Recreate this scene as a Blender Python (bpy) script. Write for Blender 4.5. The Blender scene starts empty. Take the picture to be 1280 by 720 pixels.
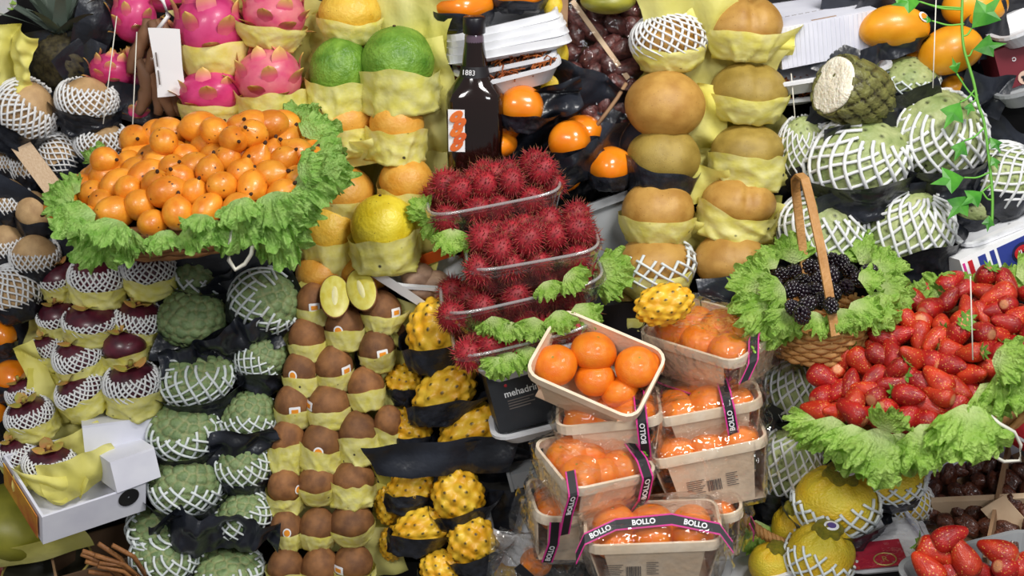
import bpy, math, random
import numpy as np
from mathutils import Vector, Matrix

SC = bpy.context.scene
COL = SC.collection
random.seed(7)
PI = math.pi

# ------------------------------------------------------------------ camera
FPX, D0 = 1778.0, 1.75            # focal length in pixels (1280 wide), distance to the stall front
PITCH = math.radians(20)
CR = Vector((1, 0, 0))
CF = Vector((0, math.cos(PITCH), -math.sin(PITCH)))
CU = Vector((0, math.sin(PITCH), math.cos(PITCH)))
CAM = Vector((0, 0, 1.10)) - CF * D0
cd = bpy.data.cameras.new('camera'); cam = bpy.data.objects.new('camera', cd); COL.objects.link(cam)
cd.sensor_width = 36; cd.lens = 36 * FPX / 1280
cam.matrix_world = Matrix.Translation(CAM) @ Matrix((CR, CU, -CF)).transposed().to_4x4()
cd.dof.use_dof = True; cd.dof.focus_distance = 1.64; cd.dof.aperture_fstop = 4.5
cd.clip_start = .05
SC.camera = cam

# ------------------------------------------------------------------ light
world = bpy.data.worlds.new('market_hall'); SC.world = world; world.use_nodes = True
world.node_tree.nodes['Background'].inputs[0].default_value = (.95, .97, 1, 1)
world.node_tree.nodes['Background'].inputs[1].default_value = .27
def area(name, loc, target, sx, sy, power, col=(1, 1, 1)):
    l = bpy.data.lights.new(name, 'AREA'); l.shape = 'RECTANGLE'; l.size = sx; l.size_y = sy; l.energy = power; l.color = col
    o = bpy.data.objects.new(name, l); COL.objects.link(o)
    o.location = loc; o.rotation_euler = (Vector(target) - Vector(loc)).to_track_quat('-Z', 'Y').to_euler()
area('stall_lamp', (.55, -.75, 2.45), (.1, 0, 1.1), .45, .3, 21, (1, .97, .92))
area('hall_lamp', (-.8, -1.7, 2.5), (-.1, 0, 1.1), .6, .35, 17, (1, .98, .95))
area('aisle_lamp', (.9, -2.1, 2.3), (.3, 0, 1.0), .6, .35, 15, (.96, .98, 1))
vs = SC.view_settings
vs.view_transform = 'Standard'; vs.look = 'None'; vs.gamma = 1; vs.use_curve_mapping = False; vs.exposure = -.15

# ------------------------------------------------------------------ placing
def W(px, py, dz=0.0):
    d = D0 - dz
    return CAM + CF * d + CR * ((px - 640) / FPX * d) - CU * ((py - 360) / FPX * d)
def S(px, dz=0.0):
    return px * (D0 - dz) / FPX
def FR(a=0, t=20, spin=0):
    """rotation with local z leaning a degrees clockwise in the picture and t degrees toward the viewer (20 = upright); local -y faces the viewer"""
    a, t, s = math.radians(a), math.radians(t), math.radians(spin)
    z = (CR * math.sin(a) + CU * math.cos(a)) * math.cos(t) - CF * math.sin(t)
    y = CF - z * CF.dot(z)
    if y.length < .05: y = CU - z * CU.dot(z)
    y.normalize(); x = y.cross(z)
    return Matrix((x, y, z)).transposed().to_4x4() @ Matrix.Rotation(s, 4, 'Z')
def TRS(px, py, dz, a=0, t=20, spin=0, sc=(1, 1, 1)):
    return Matrix.Translation(W(px, py, dz)) @ FR(a, t, spin) @ Matrix.Diagonal((*sc, 1))
def T(x, y, z): return Matrix.Translation((x, y, z))
def RX(d): return Matrix.Rotation(math.radians(d), 4, 'X')
def RY(d): return Matrix.Rotation(math.radians(d), 4, 'Y')
def RZ(d): return Matrix.Rotation(math.radians(d), 4, 'Z')
def SCL(x, y=None, z=None):
    return Matrix.Diagonal((x, x if y is None else y, x if z is None else z, 1))

# ------------------------------------------------------------------ objects
def add(name, mesh, M=None, parent=None, kind=None):
    o = bpy.data.objects.new(name, mesh); COL.objects.link(o)
    if parent is not None: o.parent = parent
    if M is not None: o.matrix_basis = M
    if kind: o['kind'] = kind
    return o
def tag(o, label, cat, group=None):
    o['label'] = label; o['category'] = cat
    if group: o['group'] = group
    return o
def mesh(name, v, f, mat=None, smooth=True, k=None):
    m = bpy.data.meshes.new(name)
    v = np.asarray(v, dtype=float)
    m.from_pydata(v.tolist(), [], f.tolist() if hasattr(f, 'tolist') else f)
    if smooth: m.polygons.foreach_set('use_smooth', np.ones(len(m.polygons), dtype=bool))
    if k is not None:
        at = m.attributes.new('k', 'FLOAT', 'POINT'); at.data.foreach_set('value', np.asarray(k, dtype=np.float32))
    if mat is not None: m.materials.append(mat)
    m.update()
    return m
class MB:
    """collects pieces of one part"""
    def __init__(s): s.v = []; s.f = []; s.n = 0
    def put(s, v, f):
        v = np.asarray(v, dtype=float); s.v.append(v)
        s.f += [[i + s.n for i in q] for q in f]; s.n += len(v); return s
    def box(s, x0, x1, y0, y1, z0, z1, M=None):
        v = [(x, y, z) for x in (x0, x1) for y in (y0, y1) for z in (z0, z1)]
        if M is not None: v = [tuple(M @ Vector(p)) for p in v]
        return s.put(v, [(0, 1, 3, 2), (4, 6, 7, 5), (0, 4, 5, 1), (2, 3, 7, 6), (0, 2, 6, 4), (1, 5, 7, 3)])
    def tube(s, pts, r, sides=6, flat=1.0, cap=True):
        pts = np.asarray(pts, dtype=float); n = len(pts)
        tg = np.gradient(pts, axis=0); tg /= np.linalg.norm(tg, axis=1)[:, None] + 1e-12
        ref = np.array([0, 0, 1.0]) if abs(tg[:, 2]).mean() < .8 else np.array([1.0, 0, 0])
        a = np.cross(tg, ref); a /= np.linalg.norm(a, axis=1)[:, None] + 1e-12
        b = np.cross(a, tg)
        r = np.broadcast_to(np.asarray(r, dtype=float), (n,))
        ang = np.arange(sides) * 2 * PI / sides
        v = pts[:, None] + (a[:, None] * np.cos(ang)[None, :, None] + b[:, None] * np.sin(ang)[None, :, None] * flat) * r[:, None, None]
        f = [[i * sides + j, i * sides + (j + 1) % sides, (i + 1) * sides + (j + 1) % sides, (i + 1) * sides + j] for i in range(n - 1) for j in range(sides)]
        if cap: f += [list(range(sides))[::-1], [(n - 1) * sides + j for j in range(sides)]]
        return s.put(v.reshape(-1, 3), f)
    def lathe(s, prof, n=32, M=None):
        prof = np.asarray(prof, dtype=float); ang = np.arange(n) * 2 * PI / n
        v = np.stack([prof[:, None, 0] * np.cos(ang), prof[:, None, 0] * np.sin(ang), np.repeat(prof[:, 1:2], n, 1)], -1).reshape(-1, 3)
        if M is not None: v = np.array([tuple(M @ Vector(p)) for p in v])
        m = len(prof)
        return s.put(v, [[i * n + j, i * n + (j + 1) % n, (i + 1) * n + (j + 1) % n, (i + 1) * n + j] for i in range(m - 1) for j in range(n)])
    def mesh(s, name, mat, smooth=False):
        return mesh(name, np.concatenate(s.v), s.f, mat, smooth)
def grid_faces(nr, nc, wrap=False):
    i, j = np.meshgrid(np.arange(nr - 1), np.arange(nc if wrap else nc - 1), indexing='ij')
    a = i * nc + j; b = i * nc + (j + 1) % nc
    return np.stack([a, b, b + nc, a + nc], -1).reshape(-1, 4)
def sphere_dirs(nr, nc):
    th = np.linspace(0, PI, nr); ph = np.arange(nc) * 2 * PI / nc
    th, ph = np.meshgrid(th, ph, indexing='ij')
    d = np.stack([np.sin(th) * np.cos(ph), np.sin(th) * np.sin(ph), np.cos(th)], -1)
    return d.reshape(-1, 3), grid_faces(nr, nc, True), th.reshape(-1), ph.reshape(-1)
def sn(p, freq, seed, octs=2):
    """smooth pseudo noise, about -1..1"""
    r = np.random.RandomState(seed); out = 0; amp = 1
    for o in range(octs):
        for q in range(4):
            w = r.normal(size=p.shape[1]); w /= np.linalg.norm(w)
            out = out + amp * .4 * np.sin(p @ w * freq * r.uniform(.7, 1.4) + r.uniform(0, 7))
        freq *= 2.1; amp *= .5
    return out
def fib(n):
    i = np.arange(n) + .5; z = 1 - 2 * i / n; ph = i * PI * (3 - math.sqrt(5)); r = np.sqrt(1 - z * z)
    return np.stack([r * np.cos(ph), r * np.sin(ph), z], -1)

# ------------------------------------------------------------------ materials
def hx(h):
    h = h.lstrip('#'); c = [int(h[i:i + 2], 16) / 255 for i in (0, 2, 4)]
    return tuple(x / 12.92 if x <= .04045 else ((x + .055) / 1.055) ** 2.4 for x in c) + (1,)
MATS = {}
def mat(name, c, c2=None, ns=5, rough=.5, bump=0, bs=60, kcol=None, spot=None, sss=0, coat=0, metal=0, rv=.12, trans=0, spec=.5, kr=(0, 1), contrast=(.35, .65)):
    """principled surface: noise between c and c2, optional speckles, optional tint by the mesh's own k value, slight change per object"""
    m = bpy.data.materials.new(name); m.use_nodes = True; nt = m.node_tree; N = nt.nodes; L = nt.links.new
    b = N['Principled BSDF']; tc = N.new('ShaderNodeTexCoord'); oi = N.new('ShaderNodeObjectInfo')
    mul = N.new('ShaderNodeMath'); mul.operation = 'MULTIPLY'; mul.inputs[1].default_value = 50; L(oi.outputs['Random'], mul.inputs[0])
    n = N.new('ShaderNodeTexNoise'); n.noise_dimensions = '4D'; n.inputs['Scale'].default_value = ns; n.inputs['Detail'].default_value = 4
    L(tc.outputs['Object'], n.inputs['Vector']); L(mul.outputs[0], n.inputs['W'])
    r = N.new('ShaderNodeValToRGB'); r.color_ramp.elements[0].color = hx(c); r.color_ramp.elements[1].color = hx(c2 or c)
    r.color_ramp.elements[0].position, r.color_ramp.elements[1].position = contrast
    L(n.outputs['Fac'], r.inputs[0]); out = r.outputs[0]
    def mix(fac, a, col):
        x = N.new('ShaderNodeMix'); x.data_type = 'RGBA'; L(fac, x.inputs[0]); L(a, x.inputs[6]); x.inputs[7].default_value = hx(col); return x.outputs[2]
    if kcol:
        at = N.new('ShaderNodeAttribute'); at.attribute_name = 'k'
        mr = N.new('ShaderNodeMapRange'); mr.inputs[1].default_value, mr.inputs[2].default_value = kr; L(at.outputs['Fac'], mr.inputs[0])
        out = mix(mr.outputs[0], out, kcol)
    if spot:
        scol, ss, thr = spot
        vo = N.new('ShaderNodeTexVoronoi'); vo.inputs['Scale'].default_value = ss
        va = N.new('ShaderNodeVectorMath'); L(tc.outputs['Object'], va.inputs[0]); L(mul.outputs[0], va.inputs[1]); L(va.outputs[0], vo.inputs['Vector'])
        mr = N.new('ShaderNodeMapRange'); mr.inputs[1].default_value = thr; mr.inputs[2].default_value = thr * .6; L(vo.outputs['Distance'], mr.inputs[0])
        out = mix(mr.outputs[0], out, scol)
    if rv:
        h = N.new('ShaderNodeHueSaturation'); L(out, h.inputs['Color'])
        mr = N.new('ShaderNodeMapRange'); mr.inputs[3].default_value = 1 - rv; mr.inputs[4].default_value = 1 + rv; L(oi.outputs['Random'], mr.inputs[0]); L(mr.outputs[0], h.inputs['Value'])
        out = h.outputs[0]
    L(out, b.inputs['Base Color'])
    b.inputs['Roughness'].default_value = rough; b.inputs['Metallic'].default_value = metal
    b.inputs['Specular IOR Level'].default_value = spec
    b.inputs['Coat Weight'].default_value = coat; b.inputs['Coat Roughness'].default_value = .12
    if sss:
        b.inputs['Subsurface Weight'].default_value = sss; b.inputs['Subsurface Radius'].default_value = (1, .5, .25); b.inputs['Subsurface Scale'].default_value = .006
    if bump:
        n2 = N.new('ShaderNodeTexNoise'); n2.inputs['Scale'].default_value = bs; n2.inputs['Detail'].default_value = 3; L(tc.outputs['Object'], n2.inputs['Vector'])
        bp = N.new('ShaderNodeBump'); bp.inputs['Strength'].default_value = bump; bp.inputs['Distance'].default_value = .02; L(n2.outputs['Fac'], bp.inputs['Height']); L(bp.outputs[0], b.inputs['Normal'])
    if trans:
        tr = N.new('ShaderNodeBsdfTranslucent'); L(out, tr.inputs['Color']); mx = N.new('ShaderNodeMixShader'); mx.inputs[0].default_value = trans
        L(b.outputs[0], mx.inputs[1]); L(tr.outputs[0], mx.inputs[2]); L(mx.outputs[0], N['Material Output'].inputs['Surface'])
    MATS[name] = m
    return m
def film(name, tint='#ffffff', base=.03, gain=.55, rough=.06, bump=.5, bs=60, milky=0):
    """clear wrap: see-through, with a mirror sheen that grows to grazing angles"""
    m = bpy.data.materials.new(name); m.use_nodes = True; nt = m.node_tree; N = nt.nodes; L = nt.links.new
    for x in list(N):
        if x.type == 'BSDF_PRINCIPLED': N.remove(x)
    t = N.new('ShaderNodeBsdfTransparent'); t.inputs[0].default_value = hx(tint)
    g = N.new('ShaderNodeBsdfGlossy'); g.inputs['Roughness'].default_value = rough
    lw = N.new('ShaderNodeLayerWeight'); lw.inputs[0].default_value = .35
    tc = N.new('ShaderNodeTexCoord'); n2 = N.new('ShaderNodeTexNoise'); n2.inputs['Scale'].default_value = bs; n2.inputs['Detail'].default_value = 2; L(tc.outputs['Object'], n2.inputs['Vector'])
    bp = N.new('ShaderNodeBump'); bp.inputs['Strength'].default_value = bump; bp.inputs['Distance'].default_value = .01; L(n2.outputs['Fac'], bp.inputs['Height'])
    L(bp.outputs[0], g.inputs['Normal']); L(bp.outputs[0], lw.inputs['Normal'])
    mr = N.new('ShaderNodeMapRange'); mr.inputs[3].default_value = base; mr.inputs[4].default_value = gain; L(lw.outputs['Facing'], mr.inputs[0])
    mx = N.new('ShaderNodeMixShader'); L(mr.outputs[0], mx.inputs[0]); L(t.outputs[0], mx.inputs[1]); L(g.outputs[0], mx.inputs[2])
    outp = mx.outputs[0]
    if milky:
        d = N.new('ShaderNodeBsdfDiffuse'); d.inputs[0].default_value = (.8, .8, .8, 1); m2 = N.new('ShaderNodeMixShader'); m2.inputs[0].default_value = milky
        L(outp, m2.inputs[1]); L(d.outputs[0], m2.inputs[2]); outp = m2.outputs[0]
    L(outp, N['Material Output'].inputs['Surface'])
    MATS[name] = m
    return m
G = MATS
mat('yellow_paper', '#ece46e', '#f5efa0', ns=3, rough=.55, bump=.08, bs=6, trans=.25, spot=('#4a4636', 1.3, .10), rv=.08)
mat('yellow_sheet', '#e9e16a', '#f4ee9c', ns=12, rough=.55, bump=.15, bs=40, trans=.3, rv=.08)
mat('black_paper', '#15171d', '#2a2d36', ns=3, rough=.28, bump=.12, bs=5, rv=.15)
mat('black_sheet', '#15171d', '#2c303a', ns=14, rough=.28, bump=.15, bs=40, rv=.15)
mat('net_foam', '#eef0f2', '#f8f8f8', rough=.75, trans=.2, rv=.04)
mat('net_pale', '#dfe8ea', '#eef2f2', rough=.75, trans=.2, rv=.04)
mat('white_plastic', '#dcdde2', '#e9eaee', rough=.35, rv=.04, ns=20)
mat('white_card', '#d3d4e2', '#e2e3ee', rough=.7, rv=.03, ns=20)
mat('grey_plastic', '#8e9194', '#9b9ea1', rough=.5, rv=.05)
mat('stand_cloth', '#0c0b0c', '#151314', rough=.9, ns=30)
mat('wood_veneer', '#dfc3a4', '#ead5bb', ns=30, rough=.6, bump=.1, bs=200, rv=.05)
mat('wood_rim', '#e3cdb0', '#efdfc8', ns=40, rough=.6, rv=.05)
mat('card_brown', '#8f6e50', '#a58362', ns=25, rough=.8, rv=.06)
mat('card_tan', '#c9a987', '#dcc2a2', ns=25, rough=.7, rv=.04)
mat('black_print', '#17151a', rough=.5, rv=0)
mat('white_print', '#f4f4f6', rough=.5, rv=0)
mat('pink_print', '#d52f8e', rough=.5, rv=0)
mat('green_print', '#8dc63f', rough=.5, rv=0)
mat('grey_print', '#6c625c', rough=.6, rv=0)
mat('orange_print', '#f0982a', rough=.5, rv=0)
mat('red_print', '#c11f2b', rough=.5, rv=0)
mat('blue_print', '#2b3a8e', rough=.5, rv=0)
mat('string', '#d9d5c8', '#e9e5da', rough=.8, rv=0)
film('cling_film', bump=.9, bs=45, base=.02, gain=.75, rough=.035, milky=.004)
film('film_soft', bump=.6, bs=40, base=.008, gain=.22, rough=.05)
film('clear_rim', bump=.0, base=.15, gain=.8, rough=.1, milky=.22)
film('clear_tray', bump=.05, base=.03, gain=.75, rough=.08, milky=.012)

# ------------------------------------------------------------------ fruit materials
mat('granadilla_skin', '#cf7214', '#e89a2c', ns=1.0, rough=.38, bump=.08, bs=6, spot=('#5a2c0c', 1.5, .13), coat=.2, rv=.16)
mat('brown_tip', '#2a160c', '#4a2a14', rough=.8)
mat('dragon_skin', '#b81f60', '#d2467e', ns=1.6, rough=.4, coat=.15, rv=.1)
mat('dragon_pale', '#cf4a72', '#e08088', ns=1.6, rough=.4, coat=.15, rv=.06)
mat('dragon_scale', '#d0406f', '#dd6a7c', ns=1, rough=.45, kcol='#e3c062', kr=(.3, .95), rv=.08)
mat('sugar_apple', '#60784c', '#889c68', ns=3, rough=.55, kcol='#8d9364', kr=(.15, .9), bump=.2, bs=10, rv=.12)
mat('cherimoya_skin', '#8a9a5c', '#b2ba80', ns=2.5, rough=.5, kcol='#2c3018', kr=(.25, .9), bump=.15, bs=8, rv=.08)
mat('cherimoya_old', '#55522c', '#7d7d42', ns=3, rough=.5, kcol='#2b2413', kr=(.2, .9), bump=.3, bs=8, rv=.05)
mat('cherimoya_flesh', '#efe6cf', '#f8f2e2', ns=4, rough=.6, bump=.3, bs=9, sss=.1, rv=0)
mat('melon_green', '#4f7d1e', '#7fa83c', ns=2, rough=.42, bump=.25, bs=9, rv=.06)
mat('melon_yellow', '#d2a028', '#e4bc48', ns=2, rough=.45, bump=.15, bs=9, spot=('#7c5a1a', 5, .09), rv=.08)
mat('melon_orange', '#d8942f', '#e6ae4c', ns=2, rough=.45, bump=.12, bs=9, spot=('#8c5a22', 5, .08), rv=.06)
mat('melon_lemon', '#d2b821', '#e6d23e', ns=2, rough=.4, bump=.15, bs=9, spot=('#6b5414', 6, .12), rv=.05)
mat('mamey_skin', '#a87a36', '#c2964c', ns=2.2, rough=.48, bump=.15, bs=40, spot=('#80581f', 7, .1), rv=.08)
mat('mamey_olive', '#8f7630', '#ab9145', ns=2.2, rough=.5, bump=.2, bs=50, spot=('#6d5a22', 9, .12), rv=.06)
mat('kiwi_skin', '#6d4526', '#926238', ns=2, rough=.6, bump=.25, bs=40, rv=.25)
mat('kiwi_flesh', '#d2c44a', '#e0d878', ns=3, rough=.4, sss=.1, kcol='#efe6a8', kr=(.1, .9), rv=0)
mat('kiwi_core', '#efe8b8', '#e4dc96', ns=8, rough=.5, rv=0)
mat('pitaya_skin', '#e5a318', '#f3c93c', ns=2, rough=.42, kcol='#3c3312', kr=(.35, .8), bump=.1, bs=10, coat=.1, rv=.08)
mat('rambutan_core', '#7c1622', '#a8222c', ns=2, rough=.6, rv=.15)
mat('rambutan_hair', '#861a28', '#b02834', ns=1, rough=.55, kcol='#8a7a44', kr=(.45, 1.05), rv=.25)
mat('mandarin_skin', '#ea7410', '#f28a1e', ns=2, rough=.33, bump=.25, bs=28, coat=.2, kcol='#8a8a30', kr=(.4, .9), rv=.06)
mat('persimmon_skin', '#ee7d10', '#f5911e', ns=1.2, rough=.25, coat=.5, spot=('#8a3a08', 3, .05), rv=.06)
mat('mango_skin', '#e3930f', '#f0a722', ns=1.4, rough=.38, coat=.15, spot=('#8a520a', 4, .05), rv=.06)
mat('strawberry_skin', '#860a10', '#b51e16', ns=1.3, rough=.36, coat=.15, spot=('#dc9a4a', 5.2, .24), kcol='#eebd86', kr=(.93, 1.1), bump=.25, bs=14, rv=.2)
mat('calyx_green', '#4f7d25', '#6f9d38', rough=.6)
mat('blackberry_skin', '#120c16', '#22141f', ns=3, rough=.22, coat=.4, rv=.3)
mat('mangosteen_skin', '#3c1220', '#5c1c2c', ns=2, rough=.35, coat=.2, rv=.15)
mat('mangosteen_calyx', '#9a9a40', '#b87e48', ns=2, rough=.6, rv=.25)
mat('pear_skin', '#a5835a', '#c4a274', ns=2, rough=.6, bump=.15, bs=20, rv=.15)
mat('ugli_skin', '#e2b41c', '#d8c436', ns=1.4, rough=.42, bump=.3, bs=14, rv=.05)
mat('ugli_neck', '#8a8a2a', '#b0a030', ns=3, rough=.5, bump=.7, bs=14, rv=.05)
mat('date_skin', '#3e1f1e', '#6a3c38', ns=3, rough=.35, bump=.2, bs=6, coat=.2, rv=.3)
mat('raisin_skin', '#3a1c14', '#623524', ns=3, rough=.35, bump=.3, bs=5, coat=.25, rv=.3)
mat('tamarind_skin', '#6b4a32', '#94694a', ns=4, rough=.6, bump=.3, bs=20, rv=.2)
mat('lemon_skin', '#dcb821', '#ecd246', ns=2, rough=.4, bump=.2, bs=20, rv=.05)
mat('olive_melon', '#7f7f2a', '#9a9634', ns=2, rough=.4, bump=.05, rv=.0)
mat('lettuce', '#8cbb42', '#b6da6c', ns=4, rough=.42, bump=.5, bs=14, kcol='#d5e6a0', kr=(.55, 0), trans=.3, rv=.1)
mat('lettuce_deep', '#80b548', '#b0d876', ns=4, rough=.42, bump=.5, bs=14, kcol='#b5d98a', kr=(.5, 0), trans=.3, rv=.1)
mat('ivy', '#2f7a1f', '#58a634', ns=2, rough=.4, trans=.15, rv=.15)
mat('vine_green', '#66b23a', '#7cc24c', rough=.5, trans=.1)
mat('wicker', '#a9763c', '#c8955a', ns=30, rough=.6, bump=.2, bs=200, rv=.1)
mat('wicker_dark', '#7a4d28', '#a06c3c', ns=30, rough=.6, bump=.2, bs=200, rv=.1)
mat('glass_syrup', '#140806', '#1d0c08', rough=.08, coat=.6, rv=0)
mat('cap_black', '#15121a', rough=.35, rv=0)
mat('threads', '#7d3510', '#b0601c', ns=30, rough=.6, rv=.1)
mat('pine_leaf', '#4e5c4e', '#77857a', ns=3, rough=.6, rv=.2)
mat('pine_body', '#241e14', '#4b4328', ns=8, rough=.7)

# ------------------------------------------------------------------ fruit shapes (unit size; z is the stem axis)
def ball(name, m, nr=24, nc=32, fn=None):
    d, f, th, ph = sphere_dirs(nr, nc)
    p, k = (d.copy(), None) if fn is None else fn(d, th, ph)
    return mesh(name, p, f, G[m] if isinstance(m, str) else m, True, k)
def cells(d, n, jitter, seed):
    c = fib(n) + np.random.RandomState(seed).normal(size=(n, 3)) * jitter
    c /= np.linalg.norm(c, axis=1)[:, None]
    a = np.arccos(np.clip(d @ c.T, -1, 1)); s = np.sort(a, axis=1)[:, :2]
    return s[:, 0], s[:, 1]
def f_granadilla(d, th, ph):
    p = d.copy(); p[:, 2] += .22 * np.exp(-(th / .22) ** 2); return p, None
def f_scaled(seed, n=120, b=.10):
    def g(d, th, ph):
        a1, a2 = cells(d, n, .03, seed); e = np.clip((a2 - a1) / .1, 0, 1); e = e * e * (3 - 2 * e)
        p = d * (1 + b * (e - .6) + .03 * sn(d, 3, seed))[:, None]
        return p, 1 - e
    return g
def f_dotted(seed, n=90):
    def g(d, th, ph):
        a1, a2 = cells(d, n, .05, seed); e = np.clip((a2 - a1) / .12, 0, 1)
        dot = np.exp(-(a1 / .058) ** 2)
        p = d * (1 + .03 * e - .035 * dot + .04 * sn(d, 2.5, seed))[:, None]
        return p, dot
    return g
def f_pitaya(seed, n=64):
    def g(d, th, ph):
        a1, a2 = cells(d, n, .04, seed)
        b = .15 * np.exp(-(a1 / .17) ** 2)
        p = d * (.92 + b + .03 * sn(d, 2, seed))[:, None]
        return p, np.exp(-(a1 / .08) ** 2)
    return g
def f_mamey(seed, cleft):
    def g(d, th, ph):
        r = 1 + .035 * sn(d, 2.2, seed)
        if cleft:
            x = d[:, 0] - .12; r -= cleft * np.exp(-(x / .16) ** 2) * np.clip(d[:, 2] + .35 - .3 * d[:, 1], 0, 1)
        return d * r[:, None], None
    return g
def f_kiwi(d, th, ph):
    p = d * (1 + .02 * sn(d, 3, 4))[:, None]; p[:, :2] *= (1 - .12 * d[:, 2:3] * 0 - .06 * np.clip(d[:, 2:3], 0, 1)); p[:, 2] += .05 * np.exp(-(th / .14) ** 2); return p, None
def f_mandarin(seed):
    def g(d, th, ph):
        p = d * (1 + .02 * sn(d, 3, seed))[:, None]; p[:, 2] -= .12 * np.exp(-(th / .28) ** 2)
        return p, np.exp(-(th / .09) ** 2)
    return g
def f_persimmon(d, th, ph):
    sq = 1 + .045 * np.cos(4 * ph) * np.sin(th) ** 2
    p = d * sq[:, None]; return p, None
def f_mango(d, th, ph):
    p = d * (1 + .05 * sn(d, 1.6, 3))[:, None]; p[:, 0] += .12 * d[:, 2] ** 2; return p, None
def f_strawberry(seed):
    def g(d, th, ph):
        u = (1 - np.cos(th)) / 2
        rr = np.sin(th) ** .75 * (1.08 - .58 * u) * (1 + .05 * sn(d, 2.5, seed))
        z = 1.0 - 2.15 * u
        return np.stack([rr * np.cos(ph), rr * np.sin(ph), z * .98], -1), np.clip(1.15 - th * .62, 0, 1)
    return g
def f_lumpy(seed, a, fr):
    return lambda d, th, ph: (d * (1 + a * sn(d, fr, seed, 3))[:, None], None)
def f_pear(d, th, ph):
    p = d * (1 + .03 * sn(d, 2, 5))[:, None]; p[:, :2] *= (1 - .18 * np.clip(d[:, 2:3], 0, 1)); return p, None
def f_ugli(d, th, ph):
    rid = np.cos(ph * 9) * .035 * np.exp(-((th - .45) / .4) ** 2)
    return d * (1 + rid + .03 * sn(d, 3, 9))[:, None], None

K = {}
K['granadilla'] = [ball('granadilla', 'granadilla_skin', 18, 22, f_granadilla)]
K['sugar_apple'] = [ball('sugar_apple', 'sugar_apple', 56, 84, f_scaled(s, 120)) for s in (1, 2)]
K['cherimoya'] = [ball('cherimoya', 'cherimoya_skin', 60, 90, f_dotted(s)) for s in (3, 4)]
for nm in ('green', 'yellow', 'orange', 'lemon'):
    K['melon_' + nm] = [ball('melon', 'melon_' + nm, 24, 32, f_lumpy(5, .025, 3))]
K['mamey'] = [ball('mamey', 'mamey_skin', 28, 44, f_mamey(s, c)) for s, c in ((1, 0), (2, .2), (3, .08))]
K['mamey_olive'] = [ball('mamey', 'mamey_olive', 28, 44, f_mamey(s, c)) for s, c in ((1, .05), (4, .12))]
K['kiwi'] = [ball('kiwi', 'kiwi_skin', 22, 28, f_kiwi)]
K['pitaya'] = [ball('pitaya', 'pitaya_skin', 60, 84, f_pitaya(s)) for s in (1, 2, 3)]
K['mandarin'] = [ball('mandarin', 'mandarin_skin', 26, 34, f_mandarin(s)) for s in (1, 2)]
K['persimmon'] = [ball('persimmon', 'persimmon_skin', 24, 36, f_persimmon)]
K['mango'] = [ball('mango', 'mango_skin', 24, 32, f_mango)]
mat('strawberry_bright', '#a51a10', '#cc3c1a', ns=1.3, rough=.36, coat=.15, spot=('#e8a850', 5.2, .24), kcol='#eebd86', kr=(.9, 1.1), bump=.25, bs=14, rv=.15)
K['strawberry'] = [ball('strawberry', m, 18, 22, f_strawberry(s)) for s, m in ((1, 'strawberry_skin'), (2, 'strawberry_skin'), (3, 'strawberry_bright'))]
K['mangosteen'] = [ball('mangosteen', 'mangosteen_skin', 20, 26)]
K['pear'] = [ball('pear', 'pear_skin', 22, 28, f_pear)]
K['ugli'] = [ball('ugli', 'ugli_skin', 28, 54, f_ugli)]
K['date'] = [ball('date', 'date_skin', 16, 20, f_lumpy(s, .09, 6)) for s in (1, 2, 3)]
K['raisin'] = [ball('raisin', 'raisin_skin', 14, 18, f_lumpy(s, .14, 4)) for s in (4, 5, 6)]
K['lemon'] = [ball('lemon', 'lemon_skin', 18, 24)]
K['olive_melon'] = [ball('melon', 'olive_melon', 24, 32)]

def rambutan_hair(seed):
    rs = np.random.RandomState(seed); b = []; fc = []; kk = []; n = 0
    for c in fib(210):
        c = c + rs.normal(size=3) * .06; c /= np.linalg.norm(c)
        side = np.cross(c, rs.normal(size=3)); side /= np.linalg.norm(side); up = np.cross(side, c)
        bend = rs.normal(size=3) * .16 + np.array([0, 0, -.05]); ln = rs.uniform(.30, .46)
        p0, p1, p2 = c * .94, c * (1 + ln * .5) + bend * .25, c * (1 + ln) + bend
        ring = [(math.cos(q), math.sin(q)) for q in (0, 2.1, 4.2)]
        for p, r in ((p0, .05), (p1, .032)):
            b += [p + r * (x * side + y * up) for x, y in ring]
        b.append(p2); kk += [0, 0, 0, .5, .5, .5, 1]
        fc += [[n + i, n + (i + 1) % 3, n + 3 + (i + 1) % 3, n + 3 + i] for i in range(3)] + [[n + 3 + i, n + 3 + (i + 1) % 3, n + 6] for i in range(3)]
        n += 7
    return mesh('spines', b, fc, G['rambutan_hair'], True, kk)
RAMB_CORE = ball('rambutan', 'rambutan_core', 12, 16); RAMB_HAIR = [rambutan_hair(s) for s in (1, 2, 3)]
def blackberry_mesh(seed):
    rs = np.random.RandomState(seed); mb = MB(); d, f, _, _ = sphere_dirs(6, 8); f = f.tolist()
    for c in fib(46):
        c = c / np.linalg.norm(c); mb.put(d * (.26 + rs.uniform(-.03, .03)) + c * .78, f)
    return mb.mesh('blackberry', G['blackberry_skin'], True)
BLACKB = [blackberry_mesh(s) for s in (1, 2)]

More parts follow.
